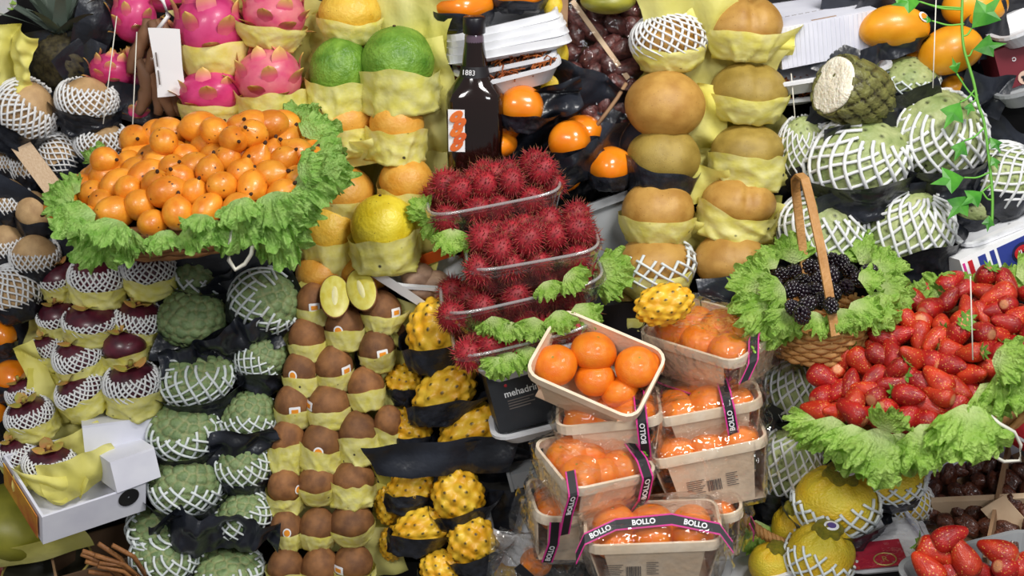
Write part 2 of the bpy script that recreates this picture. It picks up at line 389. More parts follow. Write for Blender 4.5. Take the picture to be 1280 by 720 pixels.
# stems, calyces, scales
def leafshape(n, w0, pts):
    return pts
def petal(name, m, ln, wd, curl, nu=7, nv=5, base=0.0):
    """pointed blade along +x from the origin, curling toward +z"""
    v = []; k = []
    for i in range(nu):
        u = i / (nu - 1); w = wd * (math.sin(PI * min(1, (u * .8 + .2) ** .8)) if u < 1 else 0.0) + .002
        w = wd * (1 - u) ** .7 * (.6 + 1.2 * u) if u > .15 else wd * (.55 + u)
        for j in range(nv):
            s = j / (nv - 1) * 2 - 1
            v.append((ln * u * math.cos(curl * u * .6), w * s, ln * math.sin(curl * u * .6) * u - .15 * wd * s * s + base)); k.append(u)
    return mesh(name, v, grid_faces(nu, nv), G[m], True, k)
STEM_TIP = ball('stem_tip', 'brown_tip', 6, 8)
SCALE = petal('scale', 'dragon_scale', .72, .36, .62)
CALYX_LOBE = petal('calyx_lobe', 'mangosteen_calyx', .62, .36, .6)
def calyx_mesh():
    mb = MB()
    for i in range(7):
        a = i * 2 * PI / 7; v = []
        for u in (0, .35, .7, 1):
            for s in (-1, 1):
                w = .2 * (1 - u) ** .8 * (1 + u); r = .12 + .75 * u
                v.append((r * math.cos(a) - s * w * math.sin(a), r * math.sin(a) + s * w * math.cos(a), .98 + .22 * u * u - .06 * u + .05 * math.sin(i * 5)))
        mb.put(v, [(0, 1, 3, 2), (2, 3, 5, 4), (4, 5, 7, 6)])
    return mb.mesh('calyx', G['calyx_green'], True)
STRAW_CALYX = calyx_mesh()

# ------------------------------------------------------------------ nets, papers, stickers (in the fruit's unit space)
def net_mesh(N, th0, th1, slope, r, seed, m='net_foam', R=1.075, ragged=.12, seg=15):
    rs = np.random.RandomState(seed); mb = MB(); pz = rs.uniform(0, 7, 3)
    for s in (1, -1):
        for i in range(N):
            p0 = 2 * PI * (i + .5 * (s < 0)) / N
            top = th0 + ragged * (math.sin(p0 * 2 + pz[0]) + .6 * math.sin(p0 * 3 + pz[1])) + rs.uniform(-.03, .03)
            th = np.linspace(top, th1, seg); ph = p0 + s * slope * (th - 1.4) + .05 * np.sin(th * 5 + pz[2] + i)
            q = R * (1 + .012 * s)
            mb.tube(np.stack([q * np.sin(th) * np.cos(ph), q * np.sin(th) * np.sin(ph), q * np.cos(th)], -1), r, 5)
    return mb.mesh('foam_net', G[m], True)
NETS = {
    'wide': [net_mesh(19, .7, 2.75, .8, .04, s) for s in (1, 2)],
    'full': [net_mesh(19, .42, 2.75, .75, .04, s) for s in (3, 4)],
    'low': [net_mesh(16, 1.25, 2.75, .85, .042, s, 'net_pale', ragged=.18) for s in (5, 6)],
    'mid': [net_mesh(16, .85, 2.75, .8, .042, s, 'net_pale', ragged=.2) for s in (7, 8)],
    'fine': [net_mesh(26, .85, 2.6, .7, .04, s, ragged=.06, seg=13) for s in (9, 10)],
    'finelow': [net_mesh(26, 1.2, 2.6, .7, .04, 11, ragged=.06, seg=13)],
    'hood': [net_mesh(22, .30, 2.6, .7, .04, s, ragged=.05, seg=14) for s in (12, 13)],
}
def collar_mesh(seed, m, rim=-.08, bot=-1.08, ragged=.09, folds=.06, flap=0, flap_at=0.0, flare=.0, low=.74, n=96, rows=13):
    rs = np.random.RandomState(seed); ph = np.arange(n) * 2 * PI / n; t = np.linspace(0, 1, rows)
    c = np.stack([np.cos(ph), np.sin(ph)], -1)
    rimz = rim + ragged * sn(c, 2.2, seed + 1, 3)
    dd = np.angle(np.exp(1j * (ph - flap_at))); fl = np.exp(-(dd / .33) ** 2) * flap
    Tm, P = np.meshgrid(t, ph, indexing='ij')
    z = (rimz + fl * .55)[None] * (1 - Tm) + bot * Tm
    rad = 1.065 - (1.065 - low) * Tm ** 1.8 + flare * (1 - Tm) ** 4 + fl[None] * (1 - Tm) ** 1.2 * .9
    q = np.stack([np.cos(P) * 1.3, np.sin(P) * 1.3, z * 1.6], -1).reshape(-1, 3)
    cr = (1 - np.abs(sn(q, 4, seed + 2, 1))) ** 3 * 1.1 + .28 * sn(q, 7, seed + 3, 2)
    rad = rad + folds * (.25 + Tm) * cr.reshape(Tm.shape)
    v = np.stack([rad * np.cos(P), rad * np.sin(P), z + .03 * sn(q, 6, seed + 5).reshape(Tm.shape) * (Tm > 0)], -1).reshape(-1, 3)
    f = grid_faces(rows, n, True).tolist(); v = np.vstack([v, [0, 0, bot - .05]])
    f += [[(rows - 1) * n + j, (rows - 1) * n + (j + 1) % n, rows * n] for j in range(n)]
    return mesh('paper_collar', v, f, G[m])
CL = {
    'y': [collar_mesh(s, 'yellow_paper') for s in (1, 2, 3)],
    'yk': [collar_mesh(s, 'yellow_paper', rim=-.10, ragged=.09, folds=.05, low=.92, bot=-1.08) for s in (21, 22, 23)],
    'yf': [collar_mesh(s, 'yellow_paper', flap=.5, flap_at=a, folds=.08) for s, a in ((4, -.2), (5, -2.8), (6, -1.2))],
    'yw': [collar_mesh(s, 'yellow_paper', rim=-.12, bot=-1.35, ragged=.2, folds=.12, flare=.05, low=.98) for s in (7, 8, 9)],
    'b': [collar_mesh(s, 'black_paper', rim=-.12, ragged=.14, folds=.09) for s in (11, 12, 13)],
    'bf': [collar_mesh(s, 'black_paper', rim=-.25, ragged=.15, folds=.1, flap=.6, flap_at=a, flare=.12) for s, a in ((14, -.1), (15, -3.0), (16, -.9))],
    'bw': [collar_mesh(s, 'black_paper', rim=-.15, bot=-1.35, ragged=.2, folds=.14, flare=.25, low=.95) for s in (17, 18, 19)],
}
def cap_mesh(name, m, r0, r1, R, n=16, sq=0):
    """a patch of the unit sphere between angles r0 and r1 round +z"""
    v = []; f = []; rows = 4
    for i in range(rows):
        for j in range(n):
            a = j * 2 * PI / n; q = 1.0 if not sq else min(1.0 / max(abs(math.cos(a)), 1e-6), sq / max(abs(math.sin(a)), 1e-6))
            r = (r0 + (r1 - r0) * i / (rows - 1)) * q
            v.append((R * math.sin(r) * math.cos(a), R * math.sin(r) * math.sin(a), R * math.cos(r)))
    return mesh(name, v, grid_faces(rows, n, True), G[m])
ST_RING = cap_mesh('sticker', 'white_print', .0, .24, 1.035); ST_CORE = cap_mesh('sticker_print', 'orange_print', .0, .17, 1.045)
ST_BOX = cap_mesh('sticker', 'white_print', .0, .3, 1.035, 32, .75); ST_BAND = cap_mesh('sticker_print', 'orange_print', 0, .18, 1.045, 24, .6)
def aim(az, el):
    """rotate +z to azimuth az (0 = toward the viewer, + to the picture's right) and elevation el"""
    return RZ(az) @ RX(90 - el)

def fruit(kind, px, py, w, h, dz, label, cat, a=0, t=20, spin=None, net=None, nt=(0, 0), col=None, cs=None, cm=None, sticker=None, group=None, name=None, var=None, dep=None, seed=None):
    """one fruit; w, h: its size in photo pixels at its distance; net, col: kinds of foam net and paper collar"""
    r = random.Random(seed if seed is not None else int(px * 7 + py * 13))
    ms = K[kind]; m = ms[(var if var is not None else r.randrange(len(ms))) % len(ms)]
    sp = r.uniform(0, 360) if spin is None else spin
    sx, sz = S(w, dz) / 2, S(h, dz) / 2; sy = sx if dep is None else S(dep, dz) / 2
    base = Matrix.Translation(W(px, py, dz)) @ FR(a, t)
    o = add(name or m.name.split('.')[0], m, base @ Matrix.Diagonal((sx, sy, sz, 1)) @ RZ(sp))
    if label: tag(o, label, cat, group)
    un = RZ(-sp)
    if net:
        n = NETS[net]; add('foam_net', n[r.randrange(len(n))], un @ RZ(0) @ RY(nt[0]) @ RX(nt[1]) @ RZ(r.uniform(0, 360)), o)
    if col:
        c = CL[col]; v = cs if cs is not None else r.randrange(len(c)); Mx = un @ (cm if cm is not None else Matrix())
        add('paper_collar', c[v % len(c)], Mx if 'f' in col else Mx @ RZ(r.uniform(0, 360)), o)
    if sticker:
        az, el, kind_ = sticker
        s = add('sticker', ST_RING if kind_ == 'o' else ST_BOX, un @ aim(az, el), o); s['label'] = 'white sticker with orange print'
        add('sticker_print', ST_CORE if kind_ == 'o' else ST_BAND, Matrix(), s)
    return o

def sheet_mesh(name, seed, m, w, h, amp=.02, nx=44, nz=36, fr=22, curve=0):
    x = np.linspace(-.5, .5, nx) * w; z = np.linspace(-.5, .5, nz) * h; X, Z = np.meshgrid(x, z); p = np.stack([X, Z], -1).reshape(-1, 2)
    cr = (1 - np.abs(sn(p, fr, seed, 1))) ** 2 * 1.2 - .5 + .4 * sn(p, fr * 2.3, seed + 1, 2)
    ed = sn(p, fr * .8, seed + 2) * .05 * min(w, h)
    X2 = X.ravel() * (1 + .16 * sn(np.stack([Z.ravel(), Z.ravel() * 0], -1), 30, seed + 3)); Z2 = Z.ravel() * (1 + .26 * sn(np.stack([X.ravel(), X.ravel() * 0], -1), 26, seed + 4))
    y = amp * cr + curve * (X.ravel() / w) ** 2
    return mesh(name, np.stack([X2, y, Z2 + ed * .3], -1), grid_faces(nz, nx), G[m])
def sheet(px, py, w, h, dz, a, m, label, seed, amp=.012, t=20, yaw=0, name='tissue_paper', fr=22, cat='paper', curve=0):
    o = add(name, sheet_mesh(name, seed, m, S(w, dz), S(h, dz), amp, fr=fr, curve=curve), Matrix.Translation(W(px, py, dz)) @ FR(a, t) @ RZ(yaw))
    return tag(o, label, cat)

def text_mesh(body, size, m, ext=0.0, align='CENTER', bold=0.0):
    c = bpy.data.curves.new('lettering', 'FONT'); c.body = body; c.size = size; c.align_x = align; c.align_y = 'CENTER'; c.extrude = ext; c.offset = bold; c.resolution_u = 3
    o = bpy.data.objects.new('tmp', c); COL.objects.link(o)
    dg = bpy.context.evaluated_depsgraph_get(); me = bpy.data.meshes.new_from_object(o.evaluated_get(dg)); me.name = 'lettering'
    bpy.data.objects.remove(o); bpy.data.curves.remove(c)
    me.materials.clear(); me.materials.append(G[m]); return me

# lettuce
def lettuce_mesh(seed, m, R=1.0, span=1.9, nr=16, na=120):
    rs = np.random.RandomState(seed); r = np.linspace(.0, 1, nr) ** .8; a = np.linspace(-span, span, na); Rr, A = np.meshgrid(r, a, indexing='ij')
    p1, p2, p3 = rs.uniform(0, 7, 3)
    q = np.stack([Rr * np.cos(A), Rr * np.sin(A)], -1).reshape(-1, 2); sh = Rr.shape
    e1 = np.stack([np.cos(A), np.sin(A)], -1).reshape(-1, 2)
    edge = 1 - .22 * (A / span) ** 2 + .10 * sn(e1, 5, seed + 1, 2).reshape(sh) + .07 * sn(e1, 19, seed + 2, 2).reshape(sh)
    rad = Rr * edge * R
    z = .10 * sn(q, 4, seed + 3, 1).reshape(sh) * Rr + .16 * sn(q, 11, seed + 4, 1).reshape(sh) * Rr ** 2.2 + .10 * sn(q, 26, seed + 5, 1).reshape(sh) * Rr ** 3.5 + .18 * Rr - .34 * Rr ** 2.4
    ang = A + .10 * sn(q, 13, seed + 6, 1).reshape(sh) * Rr ** 3
    v = np.stack([rad * np.cos(ang * .62), rad * np.sin(ang * .62), z * R], -1).reshape(-1, 3)
    return mesh('lettuce_leaf', v, grid_faces(nr, na), G[m], True, Rr.ravel())
LET = {'l': [lettuce_mesh(s, 'lettuce') for s in range(4)], 'd': [lettuce_mesh(s + 10, 'lettuce_deep') for s in range(4)]}
def lettuce(px, py, size, dz, dirn, tip, label, group, kind='l', var=None, roll=0, cat='lettuce'):
    """a leaf whose base sits at the pixel and whose blade runs toward picture angle dirn (0 up, 90 right), tip degrees toward the viewer"""
    r = random.Random(int(px * 3 + py * 5)); ms = LET[kind]; size *= r.uniform(.88, 1.38); tip += r.uniform(-14, 12); dirn += r.uniform(-22, 22)
    d, tt = math.radians(dirn), math.radians(tip)
    x = (CR * math.sin(d) + CU * math.cos(d)) * math.cos(tt) - CF * math.sin(tt)
    n = (-CF + CU * .5); n = n - x * n.dot(x); n.normalize(); y = n.cross(x)
    M = Matrix.Translation(W(px, py, dz)) @ Matrix((x, y, n)).transposed().to_4x4() @ RX(roll) @ SCL(S(size, dz))
    return tag(add('lettuce_leaf', ms[(var if var is not None else r.randrange(4))], M), label, cat, group)

def tray_mesh(name, m, w, d, h, lip=.006, th=.0025, rc=.018, draft=.012, n=6):
    """open rounded tray with a turned lip"""
    def ring(hw, hd, z, rr):
        p = []
        for cx, cy, a0 in ((1, 1, 0), (-1, 1, 90), (-1, -1, 180), (1, -1, 270)):
            for i in range(n):
                a = math.radians(a0 + 90 * i / (n - 1)); p.append((cx * (hw - rr) + rr * math.cos(a), cy * (hd - rr) + rr * math.sin(a), z))
        return p
    hw, hd = w / 2, d / 2
    rs = [ring(.002, .002, 0, .001), ring(hw - draft, hd - draft, 0, rc), ring(hw, hd, h, rc), ring(hw + lip, hd + lip, h, rc + lip), ring(hw + lip, hd + lip, h - th * 1.6, rc + lip),
          ring(hw + th, hd + th, h - th * 1.6, rc), ring(hw - draft + th, hd - draft + th, -th, rc), ring(.002, .002, -th, .001)]
    v = [p for q in rs for p in q]
    return mesh(name, v, grid_faces(len(rs), 4 * n, True), G[m], False)

# ------------------------------------------------------------------ the setting
def stand_y(z): return (.125 + (z - 1.10) * math.sin(PITCH)) / math.cos(PITCH)
fl = add('floor', MB().box(-3, 3, -3.2, 1.6, -.04, 0).mesh('floor', mat('floor_tile', '#6b665f', '#7d776f', ns=3, rough=.5)), kind='structure')
wb = add('wall_back', MB().box(-3, 3, 1.3, 1.4, 0, 3.0).mesh('wall_back', mat('wall_dark', '#3a3632', '#46423d', rough=.8)), kind='structure')
stand = tag(add('display_stand', None), 'black cloth covered stepped stand behind the stacked fruit', 'stand')
zz, i = .02, 0
while zz < 1.85:
    st = .09 if zz > .5 else .24
    add('step', MB().box(-1.5, 1.5, stand_y(max(zz, .62)), .9, zz, zz + st - .001).mesh('step', G['stand_cloth']), None, stand)
    zz += st

def pile(poly, spacing, seed, tries=6000):
    """points scattered inside a polygon (photo pixels) at least spacing apart"""
    rs = random.Random(seed); xs = [p[0] for p in poly]; ys = [p[1] for p in poly]; out = []
    def inside(x, y):
        c = False; j = len(poly) - 1
        for i in range(len(poly)):
            if (poly[i][1] > y) != (poly[j][1] > y) and x < (poly[j][0] - poly[i][0]) * (y - poly[i][1]) / (poly[j][1] - poly[i][1]) + poly[i][0]: c = not c
            j = i
        return c
    for _ in range(tries):
        x, y = rs.uniform(min(xs), max(xs)), rs.uniform(min(ys), max(ys))
        if inside(x, y) and all((x - a) ** 2 + (y - b) ** 2 >= spacing ** 2 for a, b in out): out.append((x, y))
    return out

# ------------------------------------------------------------------ kiwi tower
KW = [  # x, y, w, h, sticker, place
 (391, 378, 44, 58, (12, -2, 'b'), 'topmost of the outer column, square sticker low on its front'),
 (477, 388, 50, 58, (52, 5, 'b'), 'beside the halved kiwi, sticker turned toward the pitayas'),
 (431, 406, 50, 60, (-12, 2, 'o'), 'under the halved kiwi, tilted round sticker'),
 (384, 420, 48, 60, None, 'paler brown, second in the outer column, no sticker'),
 (471, 436, 46, 60, (22, 0, 'b'), 'second in the column nearest the pitayas, square sticker'),
 (376, 464, 46, 62, (-18, 4, 'o'), 'third in the outer column, round sticker on its front'),
 (417, 457, 48, 62, (48, 2, 'b'), 'dark round one mid third row, sticker on its side'),
 (457, 482, 46, 58, None, 'plain, third in the column nearest the pitayas'),
 (366, 504, 46, 62, (15, 2, 'b'), 'fourth in the outer column, sticker at the collar edge'),
 (411, 504, 54, 60, (-58, 6, 'b'), 'broad one in the middle of the fourth row'),
 (359, 550, 44, 66, None, 'dark tall one, fifth in the outer column'),
 (402, 553, 52, 66, (0, -4, 'o'), 'large tall one, round sticker low'),
 (447, 540, 50, 64, None, 'dark one next to the large tall kiwi'),
 (486, 528, 38, 54, None, 'half hidden one at the tower edge against the pitaya paper'),
 (356, 607, 44, 56, (55, 0, 'o'), 'sixth in the outer column, sticker at its side'),
 (397, 602, 50, 56, None, 'middle of the sixth row, tilted'),
 (441, 598, 54, 54, None, 'wide one closing the sixth row'),
 (358, 660, 42, 58, (10, 6, 'o'), 'seventh in the outer column, round orange sticker'),
 (397, 658, 48, 58, None, 'middle of the seventh row, plain brown'),
 (439, 652, 56, 56, None, 'wide lying one closing the seventh row'),
 (357, 708, 46, 58, None, 'bottom row, outermost'),
 (400, 708, 48, 62, None, 'bottom row, in the middle, darkest and tallest'),
 (441, 703, 50, 56, (-40, 4, 'b'), 'bottom row, nearest the pitayas'),
]
for x, y, w, h, stk, pl in KW:
    fruit('kiwi', x, y, w, h * .86, .004 + (y - 400) * .00004, 'brown kiwi in yellow paper, ' + pl, 'kiwi', a=random.uniform(-6, 6), t=random.uniform(14, 26), spin=0, col=('yw', 'yf', 'yw')[int(x) % 3] if y > 520 else ('yf' if x > 465 else 'yk'), sticker=stk, group='kiwis in the tower')
for x, y, w, h, dz, pl in ((350, 398, 34, 46, -.03, 'behind the outer column beside the black paper'), (431, 352, 40, 40, -.035, 'peeking over the halved kiwi'), (464, 360, 44, 44, -.03, 'behind the halved kiwi, unwrapped'),
                           (505, 420, 34, 50, -.035, 'in shade behind the yellow paper by the top pitaya'), (342, 455, 26, 44, -.03, 'sliver at the tower side with a sticker'), (338, 640, 28, 40, -.02, 'sliver low on the tower side')):
    fruit('kiwi', x, y, w, h, dz, 'brown kiwi ' + pl, 'kiwi', group='kiwis in the tower')
# the halved kiwi on top
hk = tag(add('halved_kiwi', None, TRS(435, 366, .03, a=-14, t=62)), 'halved golden kiwi showing pale yellow flesh on top of the tower', 'kiwi')
def f_half(d, th, ph):
    p = d.copy(); p[:, 2] = np.minimum(p[:, 2], .0) ; return p, None
sk = S(1, .03)
for sgn, rot in ((-1, 16), (1, -10)):
    hh = add('half', ball('half', 'kiwi_skin', 22, 30, f_half), T(sgn * 17 * sk, 0, 0) @ RY(rot) @ RZ(8 * sgn) @ SCL(19 * sk, 31 * sk, 22 * sk), hk)
    add('cut_face', MB().lathe([(.001, .06), (.5, .055), (.93, .03), (.99, -.02)], 30).mesh('cut_face', G['kiwi_flesh'], True), Matrix(), hh)
    add('core', MB().lathe([(.001, .09), (.16, .085), (.22, .05)], 20).mesh('core', G['kiwi_core'], True), SCL(1, 2.1, 1), hh)
for i, (x, y, w, h, a, s) in enumerate(((495, 405, 34, 70, 20, 3), (497, 455, 44, 60, -10, 4), (487, 480, 50, 46, 30, 5), (470, 512, 60, 40, -14, 6), (492, 585, 50, 44, -20, 7), (490, 640, 46, 60, 10, 8), (480, 690, 50, 60, -12, 9))):
    sheet(x, y, w, h, -.022, a, 'yellow_sheet', 'crumpled yellow paper scrap ' + ('at the tower edge under the white strip', 'beside the top wrapped pitaya', 'above the wide dark gap by the second pitaya', 'sticking out over the fifth kiwi row', 'beside the large black paper sheet', 'near the lower pitayas in the kiwi column', 'at the foot of the kiwi tower')[i], s * 5, amp=.010, yaw=random.uniform(-30, 30), fr=45)
sheet(420, 540, 150, 400, -.058, 4, 'yellow_sheet', 'yellow paper lining behind the kiwi tower', 77, amp=.012)

# ------------------------------------------------------------------ yellow pitayas in black paper
PT = [
 (546, 415, 78, 92, .025, 14, 'bf', 0, 'large upright yellow pitaya at the top of its stack'),
 (506, 478, 46, 48, -.012, -40, 'b', 1, 'small yellow pitaya half behind the stack under the top one'),
 (556, 490, 62, 92, .030, 52, 'bf', 0, 'yellow pitaya lying with its green tip under the top one'),
 (513, 536, 54, 58, -.002, -20, 'b', 2, 'greenish yellow pitaya resting on the wide black sheet edge'),
 (590, 538, 62, 92, .022, 58, 'bf', 0, 'lying yellow pitaya over the wide black sheet'),
 (514, 612, 54, 62, .0, 70, 'b', 1, 'yellow pitaya just below the wide black sheet by the kiwis'),
 (573, 622, 66, 74, .03, -10, 'bf', 0, 'upright yellow pitaya below the wide black sheet'),
 (527, 662, 54, 78, .02, 70, 'bf', 2, 'lying yellow pitaya in glossy black paper near the bottom'),
 (591, 678, 64, 70, .04, -14, 'bf', 0, 'plump yellow pitaya in front near the wrapped mandarins'),
 (552, 712, 56, 50, .03, 20, 'b', 1, 'yellow pitaya at the very bottom of the stack'),
 (620, 708, 54, 44, .0, 60, 'b', 2, 'yellow pitaya low beside the clear wrapping'),
 (485, 632, 34, 50, -.015, 0, None, 0, 'sliver of a pitaya between kiwis and black paper'),
 (490, 680, 32, 46, -.015, 0, None, 0, 'sliver of a pitaya low against the kiwi paper'),
]
for x, y, w, h, dz, a, c, cs, lb in PT:
    fruit('pitaya', x, y, w, h, dz, lb, 'pitaya', a=a, t=15, col=c, cs=cs, cm=RY(-a * .8) if abs(a) > 30 else RY(-a * .5), group='yellow pitayas')
fruit('pitaya', 829, 381, 52, 76, .135, 'yellow pitaya lying on the wrapped mandarin punnet', 'pitaya', a=78, t=5)
sheet(552, 572, 168, 46, .052, -2, 'black_sheet', 'wide glossy black paper sheet between the pitaya rows', 31, amp=.010, t=24, fr=34)
sheet(610, 575, 90, 60, .01, 15, 'black_sheet', 'folded black paper corner beside the white bracket', 32, amp=.012, t=35, fr=30)
sheet(545, 560, 190, 330, -.05, 3, 'black_sheet', 'black paper lining behind the yellow pitayas', 33, amp=.014)
sheet(618, 655, 60, 110, -.0, 6, 'black_sheet', 'black paper hanging beside the lowest pitayas', 34, amp=.012, yaw=20)

# ------------------------------------------------------------------ sugar apples in nets and black paper
SA = [  # x, y, w, h, dz, a, net, nt, collar, label
 (255, 338, 82, 78, -.02, 6, 'low', (0, 10), 'bw', 'shaded sugar apple right under the granadilla basket string'),
 (322, 325, 74, 52, -.035, 6, 'low', (0, 0), 'b', 'dark sugar apple hidden under the basket lettuce'),
 (241, 398, 86, 84, .0, -14, None, 0, 'bf', 'bare scaly green sugar apple held in a black paper pouch'),
 (332, 376, 86, 84, .004, 30, 'mid', (38, 10), 'b', 'smooth green sugar apple half pulled out of its net'),
 (327, 446, 62, 64, -.004, 10, 'low', (30, 0), 'bw', 'small bare sugar apple under the half netted one'),
 (246, 470, 92, 68, .006, -8, 'mid', (25, 0), 'bw', 'netted sugar apple with black paper flap over its shoulder'),
 (311, 520, 68, 68, .0, 4, 'low', (0, 0), 'b', 'bumpy bare sugar apple with netting only round its foot'),
 (231, 536, 90, 78, .010, -6, 'mid', (0, 25), 'bw', 'fully netted sugar apple beside the white carton'),
 (304, 578, 72, 68, .004, 4, 'mid', (0, 15), 'b', 'netted sugar apple beside the kiwis in the fifth tier'),
 (232, 602, 88, 82, .016, 0, 'low', (0, 0), 'bw', 'knobbly bare sugar apple sitting in a white net bowl'),
 (303, 642, 74, 60, .006, -10, 'mid', (0, 10), 'b', 'netted sugar apple wedged beside the big black paper'),
 (212, 652, 100, 48, -.002, -4, 'mid', (0, 20), 'b', 'flat netted sugar apple mostly under black paper'),
 (206, 694, 80, 66, .016, 6, 'mid', (10, 10), 'b', 'lowest netted sugar apple above the wicker rim'),
 (284, 712, 86, 46, .004, 0, 'mid', (0, 10), 'b', 'netted sugar apple behind the wicker rim at the bottom'),
]
for x, y, w, h, dz, a, n, nt, c, lb in SA:
    fruit('sugar_apple', x, y, w, h * .92, dz, lb, 'sugar apple', a=a, t=30, net=n, nt=nt or (0, 0), col=c, cs=0, group='sugar apples')
for x, y, w, h, dz, a, s, lb in ((272, 440, 150, 46, .03, -22, 41, 'black paper fold slanting between two bare sugar apples'), (272, 672, 140, 60, .05, 2, 42, 'big crumpled black paper bundle low in the sugar apple stack'),
                                 (284, 556, 130, 34, .03, -14, 43, 'black paper between the netted sugar apples'), (222, 447, 60, 40, .03, 20, 44, 'black paper flap over a netted sugar apple'), (310, 345, 120, 40, .0, -26, 45, 'black paper under the basket string')):
    sheet(x, y, w, h, dz, a, 'black_sheet', lb, s, amp=.02, t=38, fr=60)
sheet(275, 520, 190, 440, -.055, 2, 'black_sheet', 'black paper lining behind the sugar apples', 46, amp=.014)
o = tag(add('wicker_basket', None, TRS(270, 722, .05)), 'brown twisted wicker rim under the sugar apple stack', 'basket')
for q in range(3):
    u = np.linspace(-1.15, 1.15, 60); add('rod', MB().tube(np.stack([.14 * np.sin(u), -.10 * np.cos(u) + .006 * np.cos(u * 34 + q * 2.1), .008 * np.sin(u * 34 + q * 2.1) + .004 * q], -1), .0042, 6).mesh('rod', G['wicker_dark'], True), Matrix(), o)
for q in range(9):
    p0 = Vector((-.115 + .004 * q, .0, -.01 + .006 * (q % 3))); p1 = p0 + Vector((-.03 - .006 * (q % 4), -.02, .03 + .008 * (q % 5)))
    add('twig', MB().tube([tuple(p0), tuple((p0 + p1) / 2 + Vector((.005, 0, .006))), tuple(p1)], .003, 5).mesh('twig', G['wicker_dark'], True), Matrix(), o)

# ------------------------------------------------------------------ mangosteens
MG = [  # x, y, w, h, dz, a, net, label
 (75, 350, 50, 46, -.012, -10, 'finelow', 'netted mangosteen behind the pair under the basket lettuce'),
 (121, 348, 66, 56, .012, 4, 'fine', 'large netted mangosteen under the basket lettuce, leaf upright'),
 (187, 335, 66, 58, .006, 0, 'fine', 'netted mangosteen under the basket, deep purple top showing'),
 (73, 398, 50, 46, -.008, -6, 'finelow', 'dark mangosteen in the second row by the netted pears'),
 (114, 402, 66, 46, .014, 0, 'finelow', 'wide dark mangosteen with its net rolled down'),
 (173, 402, 60, 54, .0, 10, 'fine', 'mangosteen with big green calyx beside the scaly sugar apple'),
 (62, 437, 44, 42, -.006, -16, 'fine', 'small netted mangosteen with orange calyx by the oranges'),
 (99, 448, 62, 54, .014, -12, 'fine', 'tilted netted mangosteen with a spiky orange calyx'),
 (155, 434, 56, 50, .016, 0, None, 'mangosteen without net set deep in printed yellow paper'),
 (166, 482, 68, 60, .026, 0, 'fine', 'netted mangosteen on yellow paper at the corner of the upper carton'),
 (100, 490, 62, 50, .018, -30, 'fine', 'mangosteen lying on its side, calyx facing the oranges'),
 (31, 492, 46, 42, .0, -20, 'fine', 'netted mangosteen next to the lowest orange'),
 (37, 522, 58, 48, .022, -12, 'fine', 'netted mangosteen second from the bottom in the carton'),
 (22, 568, 48, 46, .024, -14, 'fine', 'netted mangosteen in the outer corner of the open carton'),
 (62, 580, 62, 46, .036, 4, 'fine', 'netted mangosteen at the front of the open carton'),
]
for x, y, w, h, dz, a, n, lb in MG:
    o = fruit('mangosteen', x, y - 3, w, h * .86, dz, lb, 'mangosteen', a=a, t=30, spin=0, net=n, col='yw', group='mangosteens in nets')
    for q in range(4):
        add('calyx_lobe', CALYX_LOBE, RZ(q * 90 + 30) @ T(.08, 0, .98) @ RY(-8 - 14 * (q % 2)), o)
    add('stem', MB().tube([(0, 0, .95), (.03, 0, 1.15), (.05, .02, 1.3)], [.1, .08, .1], 8).mesh('stem', G['mangosteen_calyx'], True), Matrix(), o)
for i, (x, y, w, h, dz, a, lb) in enumerate(((130, 430, 170, 190, -.045, 2, 'yellow paper lining behind the mangosteens'), (80, 560, 110, 170, -.02, 14, 'yellow paper trailing into the open carton'), (52, 480, 26, 110, .012, -18, 'twisted yellow paper strip hanging between the mangosteens'),
                                             (195, 385, 40, 80, -.01, -8, 'yellow paper edge beside the scaly sugar apple'), (100, 592, 84, 44, .06, -16, 'crumpled yellow paper spilling over the carton edge'), (60, 606, 80, 36, .07, 14, 'crumpled yellow paper along the printed carton side'), (110, 560, 60, 50, .03, -30, 'yellow paper heap behind the front mangosteen'))):
    sheet(x, y, w, h, dz, a, 'yellow_sheet', lb, 50 + i * 3, amp=.016, yaw=8, fr=45)

# white cartons under the mangosteens
def cam_basis(px, py, dz, u, v):
    """frame from two picture-space edge vectors (x right, y down, z away); returns matrix, width, depth in metres"""
    f = lambda q: CR * q[0] - CU * q[1] + CF * q[2]
    U, V = f(u), f(v); w, d = S(U.length, dz), S(V.length, dz); x = U.normalized(); y = (V - x * V.dot(x)).normalized(); z = x.cross(y)
    return Matrix.Translation(W(px, py, dz)) @ Matrix((x, y, z)).transposed().to_4x4(), w, d
def carton(px, py, dz, u, v, h, label, hole=False, lid=False):
    M, w, d = cam_basis(px, py, dz, u, v); o = tag(add('carton', None, M @ T(0, 0, -h)), label, 'box')
    th = .003
    for nm, b in (('side_panel', (-w / 2, w / 2, -d / 2, -d / 2 + th, 0, h)), ('side_panel', (-w / 2, w / 2, d / 2 - th, d / 2, 0, h)), ('end_panel', (-w / 2, -w / 2 + th, -d / 2 + th, d / 2 - th, 0, h)), ('end_panel', (w / 2 - th, w / 2, -d / 2 + th, d / 2 - th, 0, h)), ('bottom', (-w / 2 + th, w / 2 - th, -d / 2 + th, d / 2 - th, 0, th))):
        add(nm, MB().box(*b).mesh(nm, G['white_card']), Matrix(), o)
    if lid: add('lid', MB().box(-w / 2, w / 2, -d / 2, d / 2, h, h + th).mesh('lid', G['white_card']), Matrix(), o)
    if hole:
        add('hand_hole', MB().lathe([(.001, 0), (.011, 0), (.013, .0006)], 20).mesh('hand_hole', G['black_print']), T(w / 2 - .022, -d / 2 - .0006, h * .72) @ RX(90), o)
    return o
c = carton(93, 587, .055, (105, -30, 75), (-75, -65, 79), .042, 'open white fruit carton with a round hand hole below the mangosteens', True)
